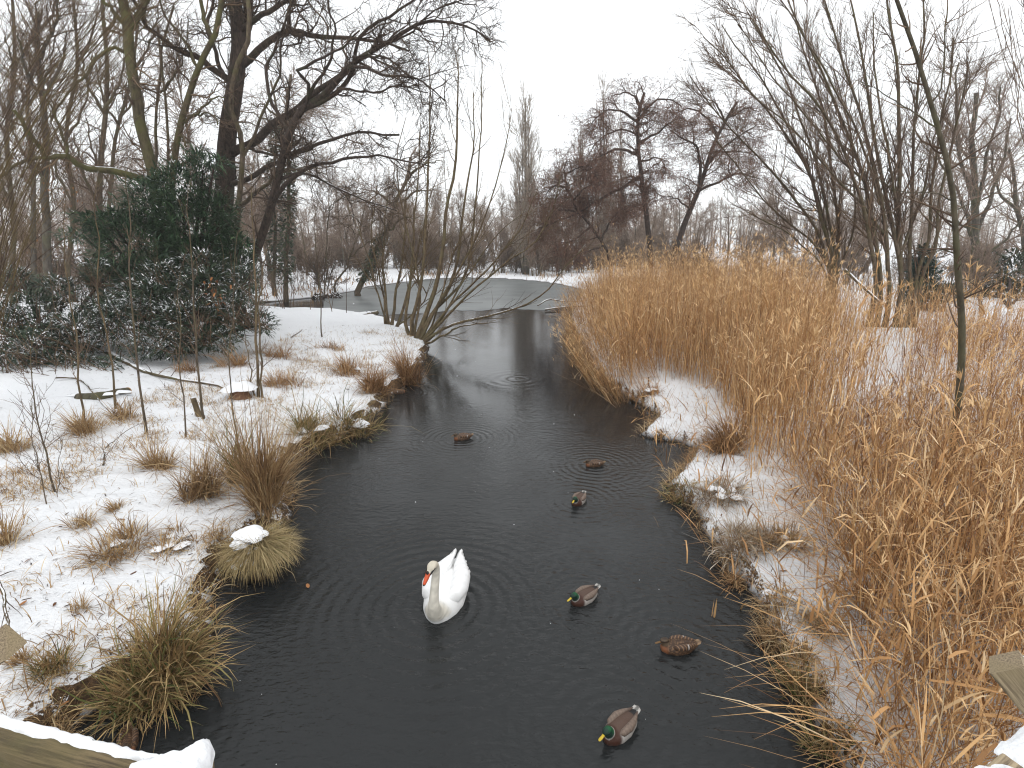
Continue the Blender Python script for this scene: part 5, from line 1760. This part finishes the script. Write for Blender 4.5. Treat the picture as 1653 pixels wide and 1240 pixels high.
# a few big fallen leaves one can point at
for lab, px, py, L, zz in [('orange leaf floating beside the rush dome', 497, 947, 0.07, 0.006), ('orange leaf at the water edge left of the rush dome', 342, 980, 0.06, 0.006),
                           ('curled tan leaf on the littered snow at lower left', 102, 1136, 0.06, None), ('red brown leaf on the snow above the timber end', 38, 975, 0.06, None),
                           ('brown leaf lying where mud meets sedge behind the rail', 186, 1142, 0.07, None)]:
    p = on_ground(px, py) if zz is None else at_z(px, py, zz)
    mb = MB()
    u, v = np.meshgrid(np.linspace(-1, 1, 9), np.linspace(-1, 1, 5), indexing='ij')
    wv = 0.42 * np.clip(1 - u ** 2, 0, 1) ** 0.7 * (1 + 0.12 * np.sin(u * 14))
    a = rng.uniform(0, 3)
    X, Y = u * L * 0.75, v * wv * L * 0.75
    Z = 0.010 + 0.18 * L * (v ** 2) * wv + 0.05 * L * u ** 2
    ii = np.arange(45).reshape(9, 5)
    mb.add(np.stack([p[0] + X * math.cos(a) - Y * math.sin(a), p[1] + X * math.sin(a) + Y * math.cos(a), p[2] + Z], -1),
           np.stack([ii[:-1, :-1], ii[1:, :-1], ii[1:, 1:], ii[:-1, 1:]], -1).reshape(-1, 4), rng.uniform(0.7, 1.0))
    tag(mb.build('fallen_leaf', M['dead_leaf']), lab, 'leaf', 'fallen leaves')


# ------------------------------------------------------------------ fallen wood
def snowy_stick(name, label, pts, r0, r1, barkm='bark_brown', stubs=0, lift=0.03, snow=True, world=None, cat='branch'):
    W_ = np.array(world) if world is not None else np.stack([on_ground(*p) + np.array([0, 0, lift]) for p in pts])
    P = spline(W_, 20)
    P = P + np.cumsum(rng.normal(0, 0.006, P.shape), 0)
    root = thing(name, P[0], label, cat)
    R = np.linspace(r0, r1, 20)
    mb = MB()
    tubes(mb, P, R, 7, None, True)
    mb.build('stem', M[barkm], root)
    if stubs:
        b_ = MB()
        Q, R2 = grow(P[None], R[None], stubs, (0.1, 1), 1.1, 0.55, 5, 0.15, (0, 0, 0.0), 0.4, 0.005)
        tubes(b_, Q, R2, 4)
        tag(b_.build('side_twigs', M['twig_brown'], root), kind='stuff')
    if snow:
        s_ = MB()
        keep = 0.45 + 0.55 * (vnoise(np.arange(20) * 0.35, np.zeros(20), int(r0 * 1000) % 9) > -0.45)
        tubes(s_, P + np.array([0, 0, 1])[None] * (R * 0.72)[:, None], R * 0.72 * keep, 6, 0.5, True)
        s_.build('snow', M['snow'], root)
    return root


snowy_stick('fallen_branch', 'long fallen branch with snow on its thick end, lying below the evergreen shrub', [(176, 574), (230, 600), (290, 617), (340, 624), (368, 632)], 0.075, 0.02, stubs=16, lift=0.10)
snowy_stick('fallen_branch', 'thin bare fallen branch across the snow left of the grey log', [(92, 613), (130, 618), (158, 650), (176, 672)], 0.02, 0.008, stubs=8, lift=0.06, snow=False)
snowy_stick('fallen_branch', 'short dark stick on the snow near the bank point', [(470, 546), (488, 534)], 0.018, 0.014, snow=False, cat='stick')
snowy_stick('fallen_branch', 'curved dry stem bridging the snow above the straw tussocks', [(172, 734), (210, 705), (238, 690)], 0.008, 0.005, snow=False, lift=0.12, cat='stick')
snowy_stick('fallen_branch', 'forked dark stick stuck in the left snow', [(166, 752), (167, 735), (168, 722)], 0.014, 0.010, snow=False, stubs=4, lift=0.02, cat='stick')
snowy_stick('fallen_branch', 'snow covered log end at the pond edge behind the bank point', [(570, 513), (606, 505)], 0.16, 0.14, world=[at_z(571, 512, 0.25), at_z(590, 509, 0.3), at_z(608, 504, 0.22)], cat='log')
snowy_stick('fallen_branch', 'snowy dead branch lying on the ice edge by the reeds, upper one', [], 0.05, 0.03, world=[at_z(868, 493, 0.12), at_z(885, 484, 0.42), at_z(910, 487, 0.35), at_z(940, 488, 0.35)], stubs=5)
snowy_stick('fallen_branch', 'snowy dead branch lying on the ice edge by the reeds, lower one', [], 0.06, 0.035, world=[at_z(880, 500, 0.12), at_z(910, 497, 0.16), at_z(945, 495, 0.3)], stubs=3)
snowy_stick('fallen_branch', 'snow topped broken branch slanting behind the tall reeds', [], 0.05, 0.03, world=[at_y(1364, 436, 17.5), at_y(1392, 462, 17), at_y(1425, 492, 16.5)])
snowy_stick('fallen_branch', 'crooked stick leaning on dry grass at the left edge of the bank', [(2, 965), (14, 990), (28, 1040)], 0.018, 0.012, snow=False, lift=0.22, stubs=3, cat='stick')

lg = on_ground(170, 636)
log = thing('cut_log', lg, 'mossy grey log with an orange sawn end half buried in snow', 'log')
P = spline(np.stack([on_ground(126, 640) + [0, 0, -0.03], on_ground(165, 640) + [0, 0, 0.0], on_ground(206, 634) + [0, 0, 0.03]]), 14)
mb = MB()
tubes(mb, P, np.full(14, 0.11) * (1 + 0.05 * rng.normal(size=14)), 12, 0.5, True)
mb.build('bark', M['bark_sapling'], log)
ax = unit(P[-1] - P[-2])
mb = MB()
tubes(mb, np.stack([P[-1] + ax * 0.003, P[-1] + ax * 0.03]), np.array([0.104, 0.100]), 16, 0.5, True)
mb.build('sawn_end', M['cut_wood'], log)
s_ = MB()
for k, f in enumerate((2, 6, 9)):
    snow_lump(s_, P[f] + [0, 0.05, 0.06], 0.42, 0.11, 0.05, 0.1, k * 2.1)
tag(s_.build('snow', M['snow'], log), kind='stuff')

sp = on_ground(388, 640)
stump = thing('tree_stump', sp, 'broken red brown stump under a thick cap of snow', 'stump')
mb = MB()
a = np.arange(16) * 2 * math.pi / 16
rr = 1 + 0.16 * vnoise(np.cos(a) * 2, np.sin(a) * 2, 9)
hh = np.array([-0.05, 0.08, 0.18, 0.24])
rd = np.array([0.28, 0.21, 0.18, 0.15])
V = np.stack([sp[0] + rd[:, None] * rr * np.cos(a), sp[1] + rd[:, None] * rr * np.sin(a), sp[2] + hh[:, None] + 0.05 * np.sin(a * 5) * (hh[:, None] > 0.3)], -1)
k, s = np.arange(3)[:, None] * 16, np.arange(16)[None, :]
mb.add(V, np.stack([k + s, k + (s + 1) % 16, k + 16 + (s + 1) % 16, k + 16 + s], -1).reshape(-1, 4), 0.5)
mb.build('wood', M['stump_wood'], stump)
s_ = MB()
snow_lump(s_, sp + np.array([-0.05, 0.05, 0.20]), 0.36, 0.32, 0.19, 0.2, 5.5)
s_.build('snow', M['snow'], stump)

st = on_ground(322, 672)
stake = thing('wooden_stake', st, 'short leaning cut stake standing in the snow beside a sapling', 'stake')
tp = at_y(311, 642, float(st[1]) - 0.05)
mb = MB()
tubes(mb, spline([st + [0, 0, -0.1], st * 0.5 + tp * 0.5, tp], 6), np.array([0.065, 0.064, 0.062, 0.06, 0.058, 0.052]), 10, 0.5, True)
mb.build('post', M['bark_willow'], stake)

rp = on_ground(522, 480)
rc = thing('root_clump', rp, 'dark tangle of roots on the far pond shore, left side', 'roots')
mb = MB()
m_ = 60
az = rng.uniform(0, 6.3, m_)
q0 = rp + np.stack([rng.normal(0, 0.6, m_), rng.normal(0, 0.3, m_), rng.uniform(0, 0.5, m_)], -1)
tubes(mb, np.stack([q0, q0 + np.stack([0.4 * np.cos(az), 0.3 * np.sin(az), rng.uniform(-0.2, 0.5, m_)], -1), q0 + np.stack([0.9 * np.cos(az), 0.5 * np.sin(az), rng.uniform(-0.5, 0.5, m_)], -1)], 1),
      np.array([0.09, 0.06, 0.03])[None] * np.ones((m_, 1)), 5)
mb.build('roots', M['bark_dark'], rc)


# ------------------------------------------------------------------ reeds
DENSE = pts_xy([(920, 508), (928, 552), (958, 606), (998, 630), (1080, 603), (1150, 622), (1192, 690), (1215, 750), (1290, 765), (1350, 750), (1400, 690), (1425, 620), (1405, 560), (1335, 515),
                (1235, 490), (1130, 476), (1030, 466), (948, 474)], 0.5)
LOOSE = pts_xy([(1245, 730), (1352, 850), (1380, 1000), (1418, 1130), (1460, 1300), (1760, 1300), (1760, 560), (1480, 540), (1450, 640)], 0.5)


def fill(poly, n, dens=None):
    lo, hi = poly.min(0), poly.max(0)
    p = rng.uniform(lo, hi, (n * 22, 2))
    k = inside(poly, p[:, 0], p[:, 1]) & (p[:, 1] > 2.2)
    p = p[k]
    if dens is not None:
        p = p[rng.random(len(p)) < dens(p)]
    p = p[:n]
    return np.stack([p[:, 0], p[:, 1], np.maximum(ground_z(p[:, 0], p[:, 1]), -0.05)], -1)


def reeds(mb, b, h, lean, leaves, width=0.009, leafw=0.028, leafl=0.34, dirx=0.0, tint=None, plume=True, K=5):
    n = len(b)
    az = rng.uniform(0, 2 * math.pi, n)
    ti = np.abs(rng.normal(0, 1, n) * lean)
    dx, dy = np.cos(az) * ti + dirx, np.sin(az) * ti
    az, ti = np.arctan2(dy, dx), np.hypot(dx, dy)
    P = blades(mb, b, az, ti, h, width, rng.uniform(0, 0.45, n), K, tint, 0.5, 1.3, 0.02)
    i = np.repeat(np.arange(n), rng.poisson(leaves, n))
    u = rng.uniform(0.25, 0.98, len(i)) * (K - 1)
    j = np.clip(u.astype(int), 0, K - 2)
    c = P[i, j] + (u - j)[:, None] * (P[i, j + 1] - P[i, j])
    m_ = len(i)
    blades(mb, c, rng.uniform(0, 6.3, m_), np.abs(rng.normal(0.55, 0.35, m_)), leafl * rng.uniform(0.4, 1.4, m_), leafw * rng.uniform(0.4, 1.3, m_), np.abs(rng.normal(0.4, 0.8, m_)), 4, None, 0.7, 1.3)
    if plume:
        s = rng.random(n) < 0.16 + 0.5 * (np.asarray(h) > 3.0)
        t = P[s, -1]
        m_ = len(t) * 4
        blades(mb, np.repeat(t, 4, 0), np.repeat(az[s], 4) + rng.normal(0, 0.5, m_), np.abs(rng.normal(0.5, 0.3, m_)), rng.uniform(0.10, 0.24, m_), 0.014, rng.uniform(0.5, 1.6, m_), 3, np.full(m_, 0.85))
    return P


RE = pts_xy([(1290, 765), (1350, 750), (1400, 690), (1425, 620), (1405, 560), (1335, 515), (1235, 490), (1130, 476)], 0.5)
b = fill(DENSE, 21500, lambda p: np.clip(11 / p[:, 1], 0.05, 1) ** 1.6 * (0.10 + 0.90 * smooth(0, 2.8, dist_poly(RE, p[:, 0], p[:, 1], False) + 0.8 * vnoise(p[:, 0], p[:, 1], 29))))
edge = smooth(0.0, 1.5, dist_poly(DENSE, b[:, 0], b[:, 1])) * (0.3 + 0.7 * smooth(0, 2.5, dist_poly(RE, b[:, 0], b[:, 1], False)))
mb = MB()
reeds(mb, b, (2.3 + 0.75 * vnoise(b[:, 0] * 0.8, b[:, 1] * 0.8, 3) + rng.normal(0, 0.45, len(b)).clip(-1, 1) + 0.9 * (rng.random(len(b)) < 0.07)) * (0.66 + 0.34 * edge), np.where(rng.random(len(b)) < 0.12, 0.5, 0.12), 0.9, 0.011, 0.019, 0.30, -0.5 * (1 - edge) * (b[:, 0] < 0.15 * b[:, 1] + 2.2), None, True, 4)
tag(mb.build('reed_bed', M['reed']), 'dense bed of straw coloured reeds along the right bank', kind='stuff')

b = fill(LOOSE, 5000, lambda p: np.clip(6.0 / p[:, 1], 0.03, 1) ** 2.5 * (0.55 + 0.45 * (vnoise(p[:, 0] * 0.7, p[:, 1] * 0.7, 23) > -0.15) * smooth(0.0, 0.8, dist_poly(LOOSE, p[:, 0], p[:, 1]))))
mb = MB()
reeds(mb, b, rng.uniform(0.35, 1.5, len(b)), 0.45, 1, 0.008, 0.02, 0.34)
k = fill(LOOSE, 6200, lambda p: np.clip(5.5 / p[:, 1], 0.03, 1) ** 2.2)
k2 = fill(pts_xy([(1100, 790), (1180, 900), (1240, 1000), (1300, 1110), (1345, 1240), (1500, 1240), (1400, 1000), (1330, 860), (1240, 720), (1160, 640), (1030, 640)], 0.4), 520)
k = np.concatenate([k, k2])
reeds(mb, k, rng.uniform(0.4, 1.1, len(k)), 1.25, 0.8, 0.007, 0.024, 0.36, -0.25, np.clip(rng.normal(0.4, 0.25, len(k)), 0, 1), False)
k = fill(pts_xy([(1290, 790), (1340, 880), (1355, 1000), (1400, 1140), (1440, 1260), (1520, 1260), (1470, 1100), (1430, 980), (1410, 860), (1330, 760)], 0.5), 420)
az = rng.normal(math.pi * 1.08, 0.5, len(k))                # long stems fallen out over the snow towards the water
blades(mb, k, az, rng.uniform(0.5, 1.25, len(k)), rng.uniform(0.8, 1.7, len(k)), 0.011, rng.uniform(0.0, 0.7, len(k)), 5, None, 0.5, 1.3, 0.04)
k = fill(pts_xy([(1440, 560), (1470, 700), (1653, 800), (1760, 640), (1660, 530)], 0.7), 420)
reeds(mb, k, rng.uniform(1.5, 2.7, len(k)), 0.15, 1.2, 0.010, 0.02, 0.32)
k = fill(LOOSE, 420, lambda p: (p[:, 1] < 8) * 1.0)
reeds(mb, k, rng.uniform(1.2, 2.0, len(k)), 0.28, 1.5, 0.009, 0.022, 0.36)
k = fill(pts_xy([(1300, 505), (1400, 560), (1470, 600), (1600, 580), (1600, 525), (1400, 488)], 0.8), 750)
reeds(mb, k, rng.uniform(0.7, 2.2, len(k)), 0.22, 0.8, 0.012, 0.022, 0.32)
tag(mb.build('broken_reeds', M['reed']), 'broken reed litter tumbled over the snow on the near right bank', kind='stuff')
b = fill(LOOSE, 1500, lambda p: (p[:, 0] > 4.2) * (p[:, 1] > 4.5) * 0.9)
mb = MB()
blades(mb, b, rng.uniform(0, 6.3, len(b)), np.abs(rng.normal(0, 0.14, len(b))), rng.uniform(0.6, 1.7, len(b)), 0.007, rng.uniform(0, 0.3, len(b)), 4)
tag(mb.build('red_stems', M['reed_red']), 'thin red brown stems standing in the snow at the far right', kind='stuff')


def reed_proto(h, lean, nl, seed):
    root = thing('reed', (0, 0, 0), 'x', 'reed', 'tall reeds at the front of the bed')
    P = spline([(0, 0, -0.05), (lean * 0.35, 0, h * 0.5), (lean, 0.03 * seed, h)], 9)
    mb = MB()
    tubes(mb, P, np.linspace(0.006, 0.003, 9), 5, 0.6)
    mb.build('stem', M['reed'], root)
    for k in range(nl):
        i = 2 + int(rng.integers(0, 6))
        m1 = MB()
        blades(m1, P[i][None], np.array([rng.uniform(0, 6.3)]), np.array([rng.uniform(0.3, 0.7)]), rng.uniform(0.32, 0.55), rng.uniform(0.022, 0.036), rng.uniform(0.4, 2.0), 7, np.array([rng.uniform(0.4, 0.95)]), 0.5, 1.3)
        m1.build('leaf', M['reed'], root)
    m1 = MB()
    blades(m1, np.repeat(P[-1][None], 14, 0), rng.normal(0, 0.6, 14), np.abs(rng.normal(0.4, 0.25, 14)), rng.uniform(0.12, 0.26, 14), 0.013, rng.uniform(0.5, 1.5, 14), 4, np.full(14, 0.85))
    m1.build('plume', M['reed'], root)
    return root


protos = [reed_proto(2.4, 0.25, 4, 0), reed_proto(2.0, 0.5, 4, 1), reed_proto(2.7, 0.1, 5, 2)]
edgeb = fill(DENSE, 900)
dd = dist_poly(DENSE, edgeb[:, 0], edgeb[:, 1])
edgeb = np.concatenate([edgeb[(dd < 0.8) & (edgeb[:, 1] < 16)][:60], fill(LOOSE, 60, lambda p: (p[:, 1] > 5.0) * (p[:, 0] > 3.6) * 1.0)])
for k, p in enumerate(edgeb):
    src = protos[k % 3]
    lab = ['slightly leaning', 'strongly bent', 'straight and tallest'][k % 3] + (' reed stalk with a feathery tip fronting the dense bed' if k < 60 else ' reed stalk standing over the broken reed litter')
    grp = 'tall reeds at the front of the bed' if k < 60 else 'reeds standing in the broken litter'
    sc = rng.uniform(0.85, 1.15) * (1.0 if k < 60 else 0.75)
    if k < 3:
        src.location, src.rotation_euler, src.scale = tuple(p), (0, 0, rng.uniform(0, 6.3)), (sc, sc, sc)
        src['label'], src['group'] = lab, grp
    else:
        dup(src, p, rng.uniform(0, 6.3), sc, lab, grp)

# far shore grass
n = 9000
x, y = rng.uniform(-24, 18, n), rng.uniform(38, 78, n)
d = land(x, y)
k = (d > 0.1) & (rng.random(n) < np.clip(0.5 + 0.8 * vnoise(x * 0.25, y * 0.25, 41), 0.03, 1) * smooth(9, 1, d))
x, y = x[k], y[k]
mb = MB()
blades(mb, np.stack([x, y, ground_z(x, y)], -1), rng.uniform(0, 6.3, len(x)), np.abs(rng.normal(0, 0.4, len(x))), rng.uniform(0.35, 0.9, len(x)), 0.06, rng.uniform(0.3, 1.2, len(x)), 4)
tag(mb.build('shore_grass', M['straw_rust']), 'rusty dry grass along the far pond shore', kind='stuff')


# ------------------------------------------------------------------ the footbridge railing under the camera
rail = thing('bridge_railing', (0, 0.55, 2.2), 'weathered wooden footbridge railing with snow along its top', 'railing')


def plank(name, p0, p1, w, h, m, up=(0, 0, 1), wob=0.002):
    """a squared timber from p0 to p1: w across, h high, its grain along its length"""
    p0, p1 = Vector(p0), Vector(p1)
    X = (p1 - p0).normalized()
    Z = Vector(up) - X * Vector(up).dot(X)
    Z.normalize()
    Y = Z.cross(X)
    L = (p1 - p0).length
    c = 0.006
    sec = np.array([(-w / 2 + c, -h / 2), (w / 2 - c, -h / 2), (w / 2, -h / 2 + c), (w / 2, h / 2 - c), (w / 2 - c, h / 2), (-w / 2 + c, h / 2), (-w / 2, h / 2 - c), (-w / 2, -h / 2 + c)])
    n = max(6, int(L / 0.05))
    xs = np.linspace(0, L, n)
    V = np.stack([np.repeat(xs[:, None], 8, 1), np.repeat(sec[None, :, 0], n, 0), np.repeat(sec[None, :, 1], n, 0)], -1)
    V[..., 1:] += rng.normal(0, wob, V[..., 1:].shape)
    k, s = np.arange(n - 1)[:, None] * 8, np.arange(8)[None, :]
    mb = MB()
    mb.add(V, np.stack([k + s, k + (s + 1) % 8, k + 8 + (s + 1) % 8, k + 8 + s], -1).reshape(-1, 4), 0.5)
    for e0, off in ((0, 0), ((n - 1) * 8, 1)):
        mb.add(V[0 if not off else -1].mean(0)[None], np.zeros((0, 3), int), 0.5)
        idx = e0 + np.arange(8)
        f = np.stack([idx, np.roll(idx, -1), np.full(8, mb.n - 1)], -1)
        mb.t.append(f if off else f[:, ::-1])
    me = mb.mesh(name, smooth_=False)
    me.materials.append(m)
    o = put(name, me, rail)
    mw = Matrix((X, Y, Z)).transposed().to_4x4()
    mw.translation = p0
    o.matrix_local = Matrix.Translation(-rail.location) @ mw
    return o, L


def cap(par, x0, x1, w, z, h, y0=0.0, seed=0.0, step=0.008):
    """a lumpy strip of snow lying on a timber, in the timber's own axes"""
    n, K = max(8, int((x1 - x0) / step)), 11
    xs = np.linspace(x0, x1, n)
    v = np.linspace(-1, 1, K)
    ew = w / 2 * (1 + 0.22 * vnoise(xs * 22, xs * 0, int(seed) + 2) + 0.10 * vnoise(xs * 70, xs * 0, int(seed) + 5))
    end = np.clip(np.minimum(xs - x0, x1 - xs) / 0.03, 0, 1) ** 0.5
    Y = y0 + v[None, :] * ew[:, None]
    Z = z - 0.004 + h * end[:, None] * np.clip(1 - np.abs(v[None, :]) ** 3.2, 0, 1) * (1 + 0.35 * vnoise(xs[:, None] * 14 + seed, Y * 14, 7)) + 0.003 * vnoise(xs[:, None] * 90, Y * 90, 3)
    ii = np.arange(n * K).reshape(n, K)
    mb = MB().add(np.stack([np.repeat(xs[:, None], K, 1), Y, Z], -1), np.stack([ii[:-1, :-1], ii[1:, :-1], ii[1:, 1:], ii[:-1, 1:]], -1).reshape(-1, 4), 0.5)
    me = mb.mesh('snow')
    me.materials.append(M['snow'])
    return put('snow', me, par)


RZ = CAMZ - 0.70
a0, a1 = at_z(-160, 1108, RZ), at_z(352, 1243, RZ)
o, L = plank('handrail', a0 + np.array([0, -0.022, -0.10]), a1 + np.array([0, -0.022, -0.10]), 0.045, 0.20, M['wood'])
cap(o, 0.02, L - 0.02, 0.019, 0.10, 0.009, 0.0115, 1.0)
o, L = plank('rail_board', a0 + np.array([-0.02, -0.16, -0.16]), a1 + np.array([-0.25, -0.13, -0.16]), 0.045, 0.12, M['wood'])
cap(o, 0.02, L - 0.02, 0.04, 0.06, 0.014, 0.0, 3.0)
pc = at_z(268, 1268, RZ)
o, L = plank('post', (pc[0], pc[1], 0.9), (pc[0], pc[1], RZ - 0.015), 0.098, 0.098, M['wood'], up=(0.9, 0.42, 0))
mb = MB()
u, v = np.meshgrid(np.linspace(-1, 1, 35), np.linspace(-1, 1, 35), indexing='ij')
rag = 1 + 0.07 * vnoise(u * 3, v * 3, 12)
hh = 0.034 * np.clip(1 - np.maximum(np.abs(u), np.abs(v)) ** 7, 0, 1) ** 0.6 * (1 + 0.18 * vnoise(u * 2, v * 2, 4) + 0.10 * vnoise(u * 6, v * 6, 8) + 0.05 * vnoise(u * 16, v * 16, 2))
cut = smooth(1.1, 1.35, u * 0.4 - v + 0.25 * vnoise(u * 4, v * 4, 6))
ii = np.arange(1225).reshape(35, 35)
mb.add(np.stack([L - 0.003 + hh * (1 - cut) - 0.012 * cut, u * 0.0515 * rag, v * 0.0515 * rag], -1), np.stack([ii[:-1, :-1], ii[1:, :-1], ii[1:, 1:], ii[:-1, 1:]], -1).reshape(-1, 4), 0.5)
me = mb.mesh('snow')
me.materials.append(M['snow'])
put('snow', me, o)
b0, b1 = at_z(1590, 1290, RZ), at_z(1820, 1073, RZ)
o, L = plank('handrail', b0 + np.array([0, -0.02, -0.05]), b1 + np.array([0, -0.02, -0.05]), 0.085, 0.10, M['wood_grey'])
cap(o, 0.0, 0.098, 0.086, 0.05, 0.022, 0.0, 5.0)
cap(o, 0.104, L, 0.086, 0.05, 0.024, 0.0, 7.0)
for p0, p1, sd in ((at_z(1622, 1068, 2.6), at_z(1735, 1204, 2.35), 9.0), (at_z(9, 1036, 2.6), at_z(-110, 1120, 2.35), 11.0)):
    o, L = plank('brace', p0, p1, 0.115, 0.115, M['wood_grey'])
    cap(o, 0.02, L - 0.01, 0.105, 0.0575, 0.030, 0.0, sd)

# a little snow falling
n = 240
d = rng.uniform(2.0, 11, n)
px, py = rng.uniform(-100, 1750, n), rng.uniform(250, 1240, n)
c = at_y(px, py, d)
c = c[c[:, 2] > 0.3]
n = len(c)
r = rng.uniform(0.002, 0.0042, n)
o6 = np.array([(1, 0, 0), (-1, 0, 0), (0, 1, 0), (0, -1, 0), (0, 0, 1), (0, 0, -1)], float)
f8 = np.array([(0, 2, 4), (2, 1, 4), (1, 3, 4), (3, 0, 4), (2, 0, 5), (1, 2, 5), (3, 1, 5), (0, 3, 5)])
mb = MB()
mb.add((c[:, None, :] + r[:, None, None] * o6[None]).reshape(-1, 3), (f8[None] + (np.arange(n) * 6)[:, None, None]).reshape(-1, 3), 0.5)
tag(mb.build('snowflakes', M['snow']), 'a few snowflakes drifting down over the stream', kind='stuff')

# named haze: thin wintry air around everything
hz = MB()
lo, hi = np.array([-422.0, -42.0, -1.6]), np.array([422.0, 602.0, 16.0])
cv = np.array([[(lo, hi)[i][0], (lo, hi)[j][1], (lo, hi)[k][2]] for i in (0, 1) for j in (0, 1) for k in (0, 1)])
hz.add(cv, np.array([(0, 1, 3, 2), (4, 6, 7, 5), (0, 4, 5, 1), (2, 3, 7, 6), (0, 2, 6, 4), (1, 5, 7, 3)]), 0.5)
mh = bpy.data.materials.new('haze')
mh.use_nodes = True
nh = mh.node_tree.nodes
nh.clear()
oh = nh.new('ShaderNodeOutputMaterial')
vh = nh.new('ShaderNodeVolumePrincipled')
vh.inputs['Color'].default_value = (1.0, 0.985, 0.965, 1)
vh.inputs['Density'].default_value = HAZE
mh.node_tree.links.new(vh.outputs[0], oh.inputs['Volume'])
if HAZE > 0:
    tag(hz.build('haze', mh, None, False), 'pale winter haze in the air', kind='stuff')
